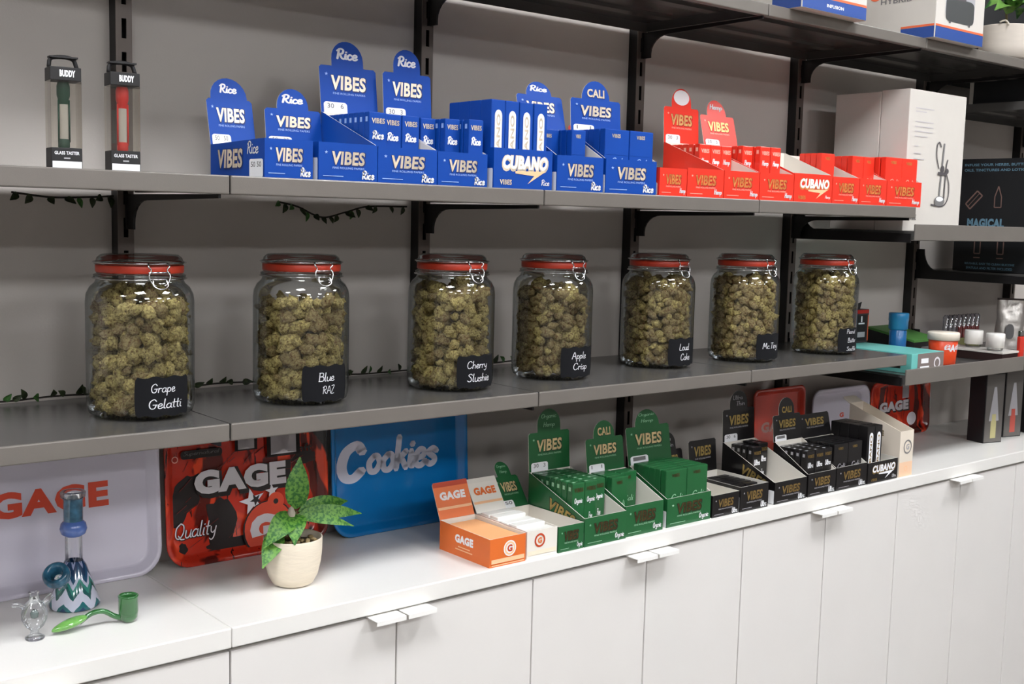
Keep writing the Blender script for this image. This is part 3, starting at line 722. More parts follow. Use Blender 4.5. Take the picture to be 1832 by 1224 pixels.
carton('black carton packed with slim packets, card headed by a gold word, fourth black one', 2.196, 2.303, 1.660, C0, 'black', .054, .112, (.173, .213, 6, 'cali'), nums='1', yf=1.558)
carton('fifth black carton, holding wide packets, card bent back', 2.306, 2.430, 1.662, C0, 'black', .055, .108, (.165, .165, 14, 'flat'), nums=None, yf=1.558)
carton('black carton with bold white slanted lettering and a bolt', 2.432, 2.560, 1.67, C0, 'black', .052, .058, None, 'CUBANO', yf=1.556)
packs('black', 'slim', 2.105, 1.65, C0, .033, .0145, .108, 4, 'slim packet at the left of the third black carton', 'black packets in the third black carton')
packs('black', 'slim', 2.143, 1.662, C0, .033, .0145, .112, 3, 'slim packet at the right of the third black carton', 'black packets in the third black carton, right')
packs('black', 'slim', 2.2015, 1.572, C0, .0325, .0145, .102, 5, 'slim packet in the fourth black carton', 'black packets in the fourth black carton', 3)
packs('black', 'wide', 2.3105, 1.572, C0, .0565, .014, .106, 6, 'wide packet in the fifth black carton', 'black packets in the fifth black carton', 2)
packs('black', 'cone', 2.4345, 1.565, C0, .0304, .025, .138, 4, 'tall packet in the black bolt carton', 'tall black packets', 2)
packs('black', 'wide', 1.962, 1.585, C0, .040, .014, .050, 6, 'short packet in the second black carton', 'short black packets', 2)
# white and cream sloped carton at the end
t = empty('sloped_carton', (2.566, 1.556, C0)); tag(t, 'tall cream carton with a sloping open top, right end of the worktop row', 'carton')
m = MB(); D = .15
m.prism([(0, 0), (D, 0), (D, .168), (0, .116)], 0, .0014, 0, 0, ax='x'); m.prism([(0, 0), (D, 0), (D, .168), (0, .116)], .0586, .06, 0, 0, ax='x')
m.box(.0014, .0586, 0, .0014, 0, .116); m.box(.0014, .0586, D-.0014, D, 0, .168); m.box(.0014, .0586, .0014, D-.0014, 0, .0014)
m.build('tray', mat('cream coated card', (230, 218, 202), .45), t)
p = Print(FRONT(0)); p.add(RECT, .030, .019, .058, .036, mat('peach label', (244, 204, 170), .5)); p.add(ring(.1), .034, .075, .036, .036, grey_p); p.add(tgeo('G', .04), .034, .075, .014, .015, pale['black']); p.add(RING, .030, .02, .014, .014, pale['orange']); p.build(t, 'front_print')
p = Print(lambda u, v, l: (-l, D-u, v)); p.add(tgeo('GAGE', .05), D*.52, .105, .05, .014, foil['black']); p.add(RECT, D*.5, .085, .04, .003, pale['orange']); p.build(t, 'side_print')
MB().prism([(.0, 0), (.059, 0), (.059, .022), (.052, .028), (.007, .028), (.0, .022)], 0, .0012).build('lid_flap', MATS['cream coated card'], t, (.0005, D+.0005, .167), (-R(62), 0, 0))

# ------------------------------------------------------------------ rolling trays leaning on the wall
def traym(name, base, art=False):
    if name in MATS: return MATS[name]
    m = mat(name, base, .22, coat=.4, spec=.5)
    if art:
        nt = m.node_tree; b = nt.nodes['Principled BSDF']; tc = nt.nodes.new('ShaderNodeTexCoord')
        def layer(scale, pos, dist, st=(1,1,1), det=3):
            mp = nt.nodes.new('ShaderNodeMapping'); mp.inputs['Scale'].default_value = st; mp.inputs['Rotation'].default_value = (0, .6, 0)
            n = nt.nodes.new('ShaderNodeTexNoise'); n.inputs['Scale'].default_value = scale; n.inputs['Detail'].default_value = det; n.inputs['Distortion'].default_value = dist
            r = nt.nodes.new('ShaderNodeValToRGB'); r.color_ramp.elements[0].position = pos; r.color_ramp.elements[1].position = pos+.03
            nt.links.new(tc.outputs['Object'], mp.inputs[0]); nt.links.new(mp.outputs[0], n.inputs[0]); nt.links.new(n.outputs[0], r.inputs[0]); return r.outputs[0]
        def mix(f, a, bcol):
            x = nt.nodes.new('ShaderNodeMix'); x.data_type = 'RGBA'; nt.links.new(f, x.inputs[0])
            if isinstance(a, tuple): x.inputs[6].default_value = a
            else: nt.links.new(a, x.inputs[6])
            x.inputs[7].default_value = bcol; return x.outputs[2]
        c = mix(layer(7, .5, .8), lin(base), lin((232, 74, 40)))
        c = mix(layer(9, .53, 2.2, (1, 1, .35)), c, lin((92, 20, 14)))
        c = mix(layer(60, .64, 1.0, (2.2, 1, .25), 5), c, lin((50, 12, 10)))
        c = mix(layer(6.5, .565, 1.2), c, lin((24, 20, 22)))
        nt.links.new(c, b.inputs['Base Color'])
    return m
def rolling_tray(x0, x1, zb, H, lab, m, rimm=None, yb=1.861, lean=3.2, rc_=.045, dep=.016, thick=.0012):
    t = empty('rolling_tray', ((x0+x1)/2, yb, zb), 0, -R(lean)); tag(t, lab, 'tray', 'rolling trays leaning on the wall')
    W = x1-x0
    def loop(ins, y, rr):
        pts = []
        for (cx, cz, a0) in ((W/2-ins-rr, ins+rr, -90), (W/2-ins-rr, H-ins-rr, 0), (-W/2+ins+rr, H-ins-rr, 90), (-W/2+ins+rr, ins+rr, 180)):
            for k in range(9):
                a = R(a0 + 90*k/8); pts.append((cx+rr*math.cos(a), y, cz+rr*math.sin(a)))
        return pts
    loops = [(0.001, .0045, rc_), (0, .0015, rc_), (.0015, 0, rc_-.001), (.006, 0, rc_-.005), (.0085, .002, rc_-.007), (.016, dep-.004, rc_-.013), (.020, dep, rc_-.016)]
    back = [(.021, dep+.0018, rc_-.016), (.0145, dep-.003, rc_-.012), (.006, .0035, rc_-.005), (.001, .0045, rc_)]
    mb = MB(); n = 36; L = [loop(*l) for l in loops]; o = 0
    for l in L: mb.v += l
    for i in range(len(L)-1):
        for k in range(n):
            j = (k+1) % n; mb.f.append((i*n+k, i*n+j, (i+1)*n+j, (i+1)*n+k)); mb.m.append(0); mb.sm.append(True)
    mb.f.append(tuple((len(L)-1)*n + k for k in range(n))); mb.m.append(0); mb.sm.append(False)
    o = len(mb.v); B = [loop(*l) for l in back]
    for l in B: mb.v += l
    mb.f.append(tuple(o+k for k in reversed(range(n)))); mb.m.append(0); mb.sm.append(False)
    for i in range(len(B)-1):
        for k in range(n):
            j = (k+1) % n; mb.f.append((o+i*n+k, o+i*n+j, o+(i+1)*n+j, o+(i+1)*n+k)); mb.m.append(0); mb.sm.append(True)
    mb.build('tray_body', m, t)
    return t, dep
whtray = traym('white tray enamel', (214, 208, 222)); redart = traym('red printed tray', (196, 46, 26), True)
bluet = traym('blue tray enamel', (10, 112, 178)); redplain = traym('red tray enamel', (206, 58, 38))
orp = mat('orange red tray print', (222, 74, 44), .35); bshadow = mat('tray black print', (28, 18, 18), .4); tw = mat('tray white print', (226, 220, 224), .35)
t, d = rolling_tray(.385, .789, C0, .29, 'white tray with orange capital lettering behind the glass beaker', whtray)
p = Print(FRONT(d)); p.add(tgeo('GAGE', .05), .024, .148, .188, .043, orp); p.build(t)
t, d = rolling_tray(.797, 1.118, C0, .275, 'red and black graffiti tray with white capital lettering behind the potted plant', redart)
p = Print(FRONT(d)); X = lambda x: x-.9575
def blob(seed, n=26):
    return pgeo([((.36+.14*noise.noise(Vector((math.cos(a)*1.6, math.sin(a)*1.6, seed)))+.07*math.sin(a*5+seed))*math.cos(a), (.40+.16*noise.noise(Vector((math.cos(a)*1.8, math.sin(a)*1.8, seed+5))))*math.sin(a)) for a in [2*math.pi*k/n for k in range(n)]])
p.add(blob(1), X(.838), .118, .070, .120, bshadow, rot=-.5); p.add(blob(2), X(.906), .066, .075, .135, bshadow, rot=.1); p.add(blob(3), X(.925), .022, .15, .04, bshadow, rot=.1)
p.add(blob(4), X(1.08), .165, .09, .03, bshadow); p.add(blob(7), X(1.03), .020, .09, .03, bshadow, rot=.3); p.add(blob(9), X(.832), .03, .02, .03, bshadow)
for k in range(26):
    a = random.uniform(.4, 1.1); p.add(RECT, X(random.uniform(.83, 1.08)), random.uniform(.03, .2), random.uniform(.012, .04), random.uniform(.0008, .002), mat('dark red streak', (96, 22, 16), .4), rot=a)
p.add(tgeo('GAGE', .10), X(.948)+.003, .140, .190, .052, bshadow, rot=.0); p.add(tgeo('GAGE', .07), X(.945), .144, .180, .043, tw)
p.add(hgeo('Quality', .13, .2), X(.856)+.001, .058, .080, .040, bshadow); p.add(hgeo('Quality', .08, .2), X(.856), .059, .078, .038, tw)
p.add(rrect(.4, 5), X(.87), .196, .078, .015, bshadow); p.add(hgeo('Supernatural', .06, .2), X(.87), .197, .068, .010, grey_p)
p.add(tgeo('Craft', .03), X(1.062), .184, .055, .017, bshadow)
p.add(STAR, X(.965), .098, .052, .050, tw, rot=.2); p.add(STAR, X(.972), .100, .024, .024, bshadow, rot=.5); p.add(STAR, X(1.005), .112, .028, .028, tw, rot=.1)
p.add(DISC, X(.997), .044, .104, .104, bshadow); p.add(DISC, X(.997), .045, .098, .098, orp); p.add(tgeo('G', .08), X(.985), .045, .052, .054, tw)
p.add(DISC, X(1.012), .092, .034, .034, orp); p.add(DISC, X(1.012), .092, .010, .010, bshadow); p.add(RING, X(.820), .190, .012, .012, pale['red'])
p.add(rrect(.45, .3), X(.955), .215, .022, .045, bshadow); p.add(rrect(.45, .3), X(.955), .216, .016, .042, tw)
p.add(rrect(.45, .3), X(1.03), .212, .034, .075, bshadow); p.add(rrect(.45, .3), X(1.03), .214, .026, .070, tw)
p.add(DISC, X(1.085), .065, .042, .046, pale['red']); p.add(DISC, X(1.085), .063, .038, .042, orp)
p.build(t)
t, d = rolling_tray(1.126, 1.451, C0, .285, 'glossy blue tray with grey white script lettering', bluet)
p = Print(FRONT(d)); X = lambda x: x-1.2885
ck = mat('grey white print', (206, 206, 220), .4)
p.add(hgeo('C', .27, .12), X(1.180), .143, .070, .082, ck); p.add(hgeo('ookies', .20, .12), X(1.300), .150, .176, .074, ck)
p.build(t)
t, d = rolling_tray(2.40, 2.62, C0, .19, 'plain red tray with grey lettering behind the black cartons', redplain, yb=1.877, lean=1.5, rc_=.02, dep=.012)
p = Print(FRONT(d)); p.add(tgeo('GAGE', .05), .0, .085, .13, .028, mat('faded print', (198, 150, 140), .5)); p.build(t)
t, d = rolling_tray(2.652, 2.925, C0, .17, 'small white tray with a red mark between two red trays', whtray, yb=1.874, lean=2, rc_=.035)
p = Print(FRONT(d)); p.add(tgeo('G', .06), .02, .088, .02, .014, orp); p.build(t)
t, d = rolling_tray(2.932, 3.25, C0, .17, 'red and black graffiti tray at the far right end of the worktop', redart, yb=1.874, lean=2, rc_=.03)
p = Print(FRONT(d)); p.add(tgeo('GAGE', .10), -.012, .088, .162, .036, bshadow); p.add(tgeo('GAGE', .07), -.015, .090, .155, .030, tw); p.add(rrect(.4, .4), .045, .135, .035, .05, tw)
p.add(DISC, .08, .045, .05, .04, tw); p.build(t)

# ------------------------------------------------------------------ potted plant
def leafmat(name, a, b_, sc=120):
    if name in MATS: return MATS[name]
    m = mat(name, a, .45); nt = m.node_tree; b = nt.nodes['Principled BSDF']; tc = nt.nodes.new('ShaderNodeTexCoord')
    n = nt.nodes.new('ShaderNodeTexNoise'); n.inputs['Scale'].default_value = sc; n.inputs['Detail'].default_value = 3
    r = nt.nodes.new('ShaderNodeValToRGB'); r.color_ramp.elements[0].position = .42; r.color_ramp.elements[1].position = .55
    r.color_ramp.elements[0].color = lin(a); r.color_ramp.elements[1].color = lin(b_)
    nt.links.new(tc.outputs['Object'], n.inputs[0]); nt.links.new(n.outputs[0], r.inputs[0]); nt.links.new(r.outputs[0], b.inputs['Base Color']); return m
leafm = leafmat('mottled green leaf', (42, 104, 34), (104, 156, 60), 210); potm = mat('cream speckled stone pot', (226, 214, 194), .75, var=.06, scale=22, stretch=(1, 1, 6), bump=.3, bscale=60)
def leaf(parent, base, tip, width, m, up=Vector((0, 0, 1)), arch=.012, n=9, fold=.25, name='leaf'):
    base, tip = Vector(base), Vector(tip); ax = tip-base; L = ax.length; d = ax.normalized()
    side = d.cross(up); side = side.normalized() if side.length > 1e-4 else Vector((1, 0, 0)); nn = side.cross(d).normalized()
    vs, fs = [], []
    for i in range(n+1):
        s = i/n; wv = width/2*(math.sin(math.pi*min(1, s*1.02+.02)**.75))**.8 if 0 < i < n else width*.03
        c = base + d*(L*s) + nn*(arch*math.sin(math.pi*s))
        for j, q in enumerate((-1, -.5, 0, .5, 1)): vs.append(c + side*(wv*q) + nn*(abs(q)*wv*fold))
    for i in range(n):
        for j in range(4): fs.append((i*5+j, i*5+j+1, (i+1)*5+j+1, (i+1)*5+j))
    k = len(vs); vs2 = [v - nn*.0006 for v in vs]; mb = MB(); mb.add(vs, fs, 0, True); mb.add(vs2, [tuple(reversed(f)) for f in fs], 0, True)
    return mb.build(name, m, parent)
t = empty('potted_plant', (.940, 1.683, C0)); tag(t, 'small potted plant with mottled green leaves in a cream stone pot on the worktop', 'plant')
MB().lathe([(.0005, 0), (.026, 0), (.034, .004), (.0415, .018), (.0465, .040), (.0485, .060), (.049, .080), (.0485, .0815), (.0462, .0805), (.0455, .066), (.044, .062)], 44).build('pot', potm, t)
MB().lathe([(.0445, .068), (.03, .071), (.0005, .073)], 24).build('soil', mat('dark brown soil', (70, 56, 38), .9, bump=.6, bscale=300), t)
peb = mat('tan pebbles', (150, 130, 90), .6, var=.3, scale=60); pm_ = MB()
rnd = random.Random(3)
for k in range(46):
    a = rnd.uniform(0, 6.28); r = .040*math.sqrt(rnd.random()); bm = bmesh.new(); bmesh.ops.create_icosphere(bm, subdivisions=1, radius=1)
    pm_.bm(bm, 0, True, Matrix.Translation((r*math.cos(a), r*math.sin(a), .074+rnd.uniform(0, .003))) @ Matrix.Rotation(rnd.uniform(0, 6), 4, 'Z') @ Matrix.Diagonal((rnd.uniform(.004, .007), rnd.uniform(.003, .005), .003, 1)))
o = pm_.build('pebbles', peb, t); o['kind'] = 'stuff'
stemm = mat('brown green stem', (96, 84, 48), .7); st = MB()
st.tube(catmull([(.0, 0, .070), (-.004, .002, .095), (.004, 0, .110), (.004, 0, .124)], 4), .0035, 8); st.tube(catmull([(.0, 0, .075), (-.014, 0, .090), (-.03, 0, .094)], 4), .002, 6)
st.build('stem', stemm, t)
LF = [((.006, .002, .126), (.018, .010, .212), .040, .004), ((.010, 0, .122), (.112, .010, .124), .032, .010), ((.006, -.004, .118), (.127, -.012, .104), .026, .014),
      ((.004, -.006, .116), (.100, -.03, .090), .018, .012), ((0, -.004, .120), (-.066, -.024, .078), .040, .016), ((0, -.006, .120), (-.022, -.045, .080), .038, .012), ((-.026, 0, .092), (-.072, -.030, .046), .034, .008)]
for a, b, wd, ar in LF:
    leaf(t, a, b, wd, leafm, up=Vector((-.40, -.75, .5)), arch=ar, fold=.15)
bud = MB().lathe([(.0005, 0), (.006, .003), (.007, .012), (.004, .02), (.0005, .023)], 12).build('flower_bud', mat('pale sheath', (196, 184, 168), .6), t, (-.008, -.008, .112))

# ------------------------------------------------------------------ glass beaker pipe
def zigmat():
    m = mat('painted beaker glass', (210, 214, 228), .12, coat=.6); nt = m.node_tree; b = nt.nodes['Principled BSDF']; tc = nt.nodes.new('ShaderNodeTexCoord')
    sx = nt.nodes.new('ShaderNodeSeparateXYZ'); nt.links.new(tc.outputs['Object'], sx.inputs[0])
    at = nt.nodes.new('ShaderNodeMath'); at.operation = 'ARCTAN2'; nt.links.new(sx.outputs[1], at.inputs[0]); nt.links.new(sx.outputs[0], at.inputs[1])
    pp = nt.nodes.new('ShaderNodeMath'); pp.operation = 'MULTIPLY'; pp.inputs[1].default_value = 8/6.2832; nt.links.new(at.outputs[0], pp.inputs[0])
    pg = nt.nodes.new('ShaderNodeMath'); pg.operation = 'PINGPONG'; pg.inputs[1].default_value = .5; nt.links.new(pp.outputs[0], pg.inputs[0])
    ml = nt.nodes.new('ShaderNodeMath'); ml.operation = 'MULTIPLY_ADD'; ml.inputs[1].default_value = .035; nt.links.new(pg.outputs[0], ml.inputs[0]); nt.links.new(sx.outputs[2], ml.inputs[2])
    n = nt.nodes.new('ShaderNodeTexNoise'); n.inputs['Scale'].default_value = 60; nt.links.new(tc.outputs['Object'], n.inputs[0])
    ad = nt.nodes.new('ShaderNodeMath'); ad.operation = 'MULTIPLY_ADD'; ad.inputs[1].default_value = .012; nt.links.new(n.outputs[0], ad.inputs[0]); nt.links.new(ml.outputs[0], ad.inputs[2])
    mr = nt.nodes.new('ShaderNodeMapRange'); mr.inputs[1].default_value = 0; mr.inputs[2].default_value = .10; nt.links.new(ad.outputs[0], mr.inputs[0])
    r = nt.nodes.new('ShaderNodeValToRGB'); r.color_ramp.interpolation = 'CONSTANT'; e = r.color_ramp.elements
    cols = [(0, (28, 66, 104)), (.14, (38, 110, 116)), (.22, (214, 218, 236)), (.40, (34, 96, 96)), (.48, (52, 140, 128)), (.55, (196, 204, 226)), (.63, (40, 84, 120)), (.74, (30, 60, 96)), (.86, (150, 160, 196)), (.93, (28, 58, 92))]
    e[0].position = 0; e[0].color = lin(cols[0][1]); e[1].position = cols[1][0]; e[1].color = lin(cols[1][1])
    for ps, cc in cols[2:]: q = e.new(ps); q.color = lin(cc)
    nt.links.new(mr.outputs[0], r.inputs[0]); nt.links.new(r.outputs[0], b.inputs['Base Color']); return m
cg = glass('clear pipe glass', (252, 253, 254), (196, 202, 208), .3, .04)
t = empty('glass_beaker_pipe', (.611, 1.782, C0)); tag(t, 'small blue and white zigzag glass beaker pipe in front of the white tray', 'glass pipe')
MB().lathe([(.0005, 0), (.036, 0), (.0385, .003), (.038, .007), (.018, .066), (.0135, .073)], 44).build('beaker_base', zigmat(), t)
MB().lathe([(.0130, .072), (.0128, .100), (.0128, .114)], 32).build('clear_neck', cg, t)
bl = mat('frosted blue glass', (84, 112, 178), .2, coat=.5, var=.1, scale=40); tl = mat('teal swirled glass', (44, 92, 118), .15, coat=.5, var=.5, scale=70)
MB().lathe([(.0128, .112), (.0185, .116), (.0205, .124), (.0185, .132), (.0145, .136)], 36).build('grip_bulb', bl, t)
MB().lathe([(.0145, .135), (.0145, .168), (.0152, .172)], 32).build('mouthpiece_tube', tl, t)
MB().lathe([(.0150, .171), (.0188, .174), (.019, .181), (.0172, .183), (.0145, .180), (.014, .172)], 32).build('mouthpiece_rim', cg, t)
M = Matrix.Translation((-.030, -.030, .052)) @ Matrix.Rotation(R(38), 4, 'X') @ Matrix.Rotation(R(-30), 4, 'Y')
MB().lathe([(.0085, -.010), (.0085, .008), (.010, .014)], 24, M=M).build('joint', cg, t)
MB().lathe([(.0100, .010), (.0185, .012), (.0205, .018), (.0195, .027), (.0150, .031), (.0105, .026), (.0090, .016), (.006, .012)], 32, M=M).build('bowl', tl, t)
# green leaf pipe
gg = mat('green blown glass', (60, 128, 66), .08, coat=.8, var=.25, scale=50); gg.node_tree.nodes['Principled BSDF'].inputs['Transmission Weight'].default_value = .45
t = empty('green_glass_pipe', (.600, 1.668, C0)); tag(t, 'curved green glass pipe with a leaf-shaped mouthpiece lying on the left worktop', 'glass pipe')
st = MB().tube(catmull([(-.022, .0, .012), (-.004, 0, .022), (.014, 0, .022), (.030, -.002, .012), (.044, -.004, .006)], 6), .004, 12, rs=None); st.build('stem', gg, t)
MB().lathe([(.0005, .001), (.009, .002), (.0135, .008), (.0145, .018), (.0142, .038), (.0150, .041), (.0135, .042), (.0120, .038), (.0120, .016), (.008, .010), (.0005, .009)], 30).build('bowl', gg, t, (.050, -.005, 0))
lf = MB(); bm = bmesh.new(); bmesh.ops.create_uvsphere(bm, u_segments=20, v_segments=12, radius=1)
for v in bm.verts: v.co = Vector((v.co.x*.026, v.co.y*.013*(1-.5*max(0, -v.co.x)), v.co.z*.0068 + .006*(v.co.x)))
lf.bm(bm, 0, True, Matrix.Translation((-.036, 0, .0135))); lf.build('leaf_mouthpiece', mat('lime green glass', (104, 158, 78), .1, coat=.7, var=.3, scale=60), t)
# clear glass bubble pipe
t = empty('clear_glass_bubbler', (.516, 1.672, C0)); tag(t, 'tiny clear glass bubbler standing at the left end of the worktop', 'glass pipe')
MB().lathe([(.0005, .001), (.013, .0005), (.0135, .003), (.006, .008), (.0055, .013), (.013, .020), (.0175, .030), (.018, .040), (.013, .052), (.007, .058), (.006, .066), (.008, .069)], 36).build('body', cg, t)
MB().tube(catmull([(.012, 0, .048), (.020, 0, .056), (.026, 0, .060)], 4), .0045, 12, caps=False).build('spout', cg, t)
MB().tube(catmull([(-.012, 0, .048), (-.022, 0, .054), (-.030, 0, .056)], 4), .0035, 12, caps=False).build('mouthpiece', cg, t)
MB().lathe([(.0005, .030), (.005, .032), (.006, .038), (.003, .043)], 18).build('percolator', mat('smoked glass', (110, 122, 118), .2), t)

# ------------------------------------------------------------------ tester pens in clear packs, top left
def tester(x, y, col, lab, word):
    t = empty('boxed_glass_taster', (x, y, UT), R(-6)); tag(t, lab, 'boxed pipe', 'boxed glass tasters')
    w, dp = .040, .032
    cm = dict(green=mat('deep green silicone', (22, 74, 56), .45), red=mat('red silicone', (232, 44, 32), .45))[col]
    b = MB().rbox(0, w, 0, dp, 0, .028, .001).build('black_base', black_p, t)
    p = Print(FRONT(0)); p.add(tgeo('GLASS TASTER', .03), w*.5, .021, w*.8, .0045, white_p); p.add(RECT, w*.5, .014, w*.2, .002, pale['black']); p.add(RECT, w*.5, .0055, w*.94, .009, white_p); p.build(t, 'base_print')
    MB().box(0, w, 0, .0006, .028, .116).box(0, w, dp-.0006, dp, .028, .116).box(0, .0006, 0, dp, .028, .116).box(w-.0006, w, 0, dp, .028, .116).build('clear_sleeve', glass('clear plastic', (253, 252, 250), (226, 222, 216), .3, .03), t)
    MB().rbox(0, w, 0, dp, .116, .134, .001).build('black_cap', black_p, t)
    p = Print(FRONT(0)); p.add(tgeo('JUNT' if False else 'BUDDY', .06), w*.55, .1255, w*.5, .009, white_p); p.build(t, 'cap_print')
    h = MB(); h.tube(catmull([(.002, dp/2, .134), (.004, dp/2, .145), (.014, dp/2, .148), (w-.014, dp/2, .148), (w-.006, dp/2, .145), (w-.002, dp/2, .134)], 3), .0028, 8); h.box(.002, w-.002, dp/2-.008, dp/2+.008, .1465, .1485); h.build('hanger_loop', black_p, t)
    cx = w/2
    MB().lathe([(.0060, .086), (.0068, .092), (.0085, .098), (.0085, .110), (.0070, .1155)], 24, cx=cx, cy=dp/2).build('silicone_cap', cm, t)
    MB().lathe([(.0070, .0285), (.0075, .030), (.0075, .038), (.0062, .040)], 24, cx=cx, cy=dp/2).build('silicone_foot', cm, t)
    s = MB(); s.tube([(cx-.007, dp/2-.002, .036), (cx-.0068, dp/2-.002, .092)], .0012, 6); s.tube([(cx+.007, dp/2-.002, .036), (cx+.0068, dp/2-.002, .092)], .0012, 6); s.build('silicone_rails', cm, t)
    MB().lathe([(.0060, .039), (.0060, .088)], 24, cx=cx, cy=dp/2).build('glass_tube', mat('milky tube glass', (214, 210, 200), .2), t)
tester(.524, 1.590, 'green', 'clear boxed glass taster with dark green silicone, at the left end of the upper shelf', 'A')
tester(.602, 1.584, 'red', 'clear boxed glass taster with red silicone, in front of the leftmost post', 'A')

# ------------------------------------------------------------------ leafy garlands
gl_dark = leafmat('dark ivy leaf', (34, 44, 26), (58, 70, 40), 200); gl_br = leafmat('bright ivy leaf', (52, 92, 40), (70, 118, 56), 200); vine = mat('dark vine', (38, 30, 24), .7)
def garland(lab, pts, n, seed, down=False):
    t = empty('leaf_garland', pts[0]); tag(t, lab, 'garland'); P0 = Vector(pts[0]); c = catmull(pts, 12); rnd = random.Random(seed)
    MB().tube([p-P0 for p in c], .0016, 6).build('vine', vine, t)
    for k in range(n):
        p = c[int((k+.5)/n*len(c))] - P0; a = rnd.uniform(0, 6.28)
        d = Vector((math.cos(a)*.7, -abs(rnd.uniform(.1, .7)), (-abs(math.sin(a))-.2) if down else abs(math.sin(a))*.9+.05)).normalized()*rnd.uniform(.014, .022)
        leaf(t, p, p+d, rnd.uniform(.010, .014), gl_br if rnd.random() < .22 else gl_dark, up=Vector((.3, -1, .2)), arch=.001, n=5)
zg = MT+.006; yg = YW-.046
garland('dark leafy garland along the wall behind the two left jars', [(.40, yg, zg), (.47, yg-.006, zg+.004), (.54, yg, zg), (.62, yg-.004, zg+.003), (.70, yg-.01, zg+.002), (.80, yg-.012, zg), (.90, yg-.008, zg+.004), (1.0, yg-.012, zg)], 30, 5)
garland('dark leafy garland along the wall behind the middle jars', [(1.03, yg-.006, zg), (1.12, yg, zg+.003), (1.20, yg-.006, zg), (1.32, yg-.012, zg+.002), (1.45, yg-.008, zg), (1.58, yg-.004, zg+.003), (1.70, yg, zg)], 30, 8)
garland('leafy garland hanging from under the upper shelf at the left', [(.56, YW-.04, UT-.03), (.62, YW-.04, UT-.036), (.68, YW-.04, UT-.034), (.72, YW-.04, UT-.031)], 8, 11, True)
garland('leafy garland sagging under the upper shelf between the two left posts', [(1.02, YW-.04, UT-.032), (1.06, YW-.04, UT-.040), (1.11, YW-.04, UT-.058), (1.16, YW-.04, UT-.048), (1.21, YW-.04, UT-.036), (1.30, YW-.04, UT-.034)], 16, 12, True)

# ------------------------------------------------------------------ right bay: tall white cartons, black appliance carton
N1Z = E+.009-.017+.0002; N2Z = E-.349-.014+.0002
wc = mat('matt white carton', (210, 204, 196), .6, var=.01); edge = mat('brown card edge', (120, 104, 100), .7)
def tall_carton(x0, x1, y0, y1, z, h, lab):
    t = empty('tall_white_carton', (x0, y0, z)); tag(t, lab, 'carton', 'tall white cartons')
    W, D = x1-x0, y1-y0
    MB().rbox(0, W, 0, D, 0, h, .0014).build('carton_body', wc, t); MB().box(.002, W-.002, D*.45, D*.45+.0015, h, h+.0004).build('top_seam', edge, t)
    return t, W
tall_carton(2.608, 2.875, 1.693, 1.826, N1Z, .347, 'tall white carton at the back, its plain side showing left of the front one')
t, W = tall_carton(2.608, 2.875, 1.612, 1.6915, N1Z, .350, 'tall white carton printed with a grey glass apparatus, nearest on its shelf')
inkg = mat('dark grey ink', (84, 80, 82), .5)
p = Print(FRONT(0))
for k, (v, ln) in enumerate(((.305, .085), (.297, .05), (.272, .085), (.260, .085), (.248, .085), (.236, .06), (.212, .02), (.194, .035), (.180, .05))): p.add(RECT, .028+ln/2, v, ln, .0024, mat('faint grey ink', (196, 190, 192), .6))
p.add(tgeo('CAGE', .03, .05), .034, .035, .046, .013, inkg)
def stroke(pr, pts, th, m):
    c = catmull(pts, 6); vs = []; fs = []
    for i, q in enumerate(c):
        tt = (c[min(i+1, len(c)-1)]-c[max(i-1, 0)]); tt = tt.normalized() if tt.length > 1e-7 else Vector((1, 0)); nn = Vector((-tt.y, tt.x))*th/2; vs += [q+nn, q-nn]
    for i in range(len(c)-1): fs.append((2*i, 2*i+1, 2*i+3, 2*i+2))
    pr.add(([(v.x, v.y) for v in vs], fs, 1), 0, 0, 1, 1, m)
stroke(p, [(.158, .085), (.170, .225)], .007, grey_p); stroke(p, [(.182, .085), (.184, .160), (.190, .185)], .005, inkg)
stroke(p, [(.150, .160), (.136, .190), (.136, .218), (.146, .226), (.156, .215)], .004, inkg); stroke(p, [(.186, .150), (.202, .120), (.200, .085), (.176, .066), (.120, .068)], .004, inkg)
p.add(DISC, .166, .160, .018, .018, inkg); p.add(DISC, .188, .155, .018, .014, inkg); p.add(DISC, .160, .078, .048, .026, grey_p); p.add(DISC, .160, .083, .034, .012, white_p); p.add(RECT, .162, .148, .036, .008, inkg)
p.build(t, 'printed_picture')
blk = mat('matt black carton', (22, 23, 26), .5); tealp = mat('steel blue print', (104, 140, 160), .5); brn = mat('bronze line print', (128, 100, 92), .5)
t = empty('black_appliance_carton', (3.20, 1.806, E-.121)); tag(t, 'large black carton with pale blue capitals and line drawings, right of the white cartons', 'carton')
MB().rbox(0, .26, -.27, 0, 0, .324, .0015).build('carton_body', blk, t)
p = Print(lambda u, v, l: (-l, -u, v))
p.add(tgeo('INFUSE YOUR HERBS, BUTTERS,', .02), .12, .306, .20, .0085, tealp); p.add(tgeo('OILS, TINCTURES AND LOTIONS', .02), .12, .291, .20, .0085, tealp)
p.add(tgeo('MAGICAL', .06), .094, .140, .112, .026, tealp); p.add(tgeo('BUTTER', .03), .094, .118, .060, .008, brn)
stroke(p, [(.030, .195), (.064, .232)], .004, brn); stroke(p, [(.044, .180), (.080, .218)], .004, brn); stroke(p, [(.030, .195), (.044, .180)], .004, brn); stroke(p, [(.064, .232), (.080, .218)], .004, brn); stroke(p, [(.038, .188), (.072, .226)], .002, brn)
for a, b in (((.118, .185), (.118, .215)), ((.138, .185), (.138, .215)), ((.118, .185), (.138, .185)), ((.118, .215), (.128, .245)), ((.138, .215), (.128, .245))): stroke(p, [a, b], .003, brn)
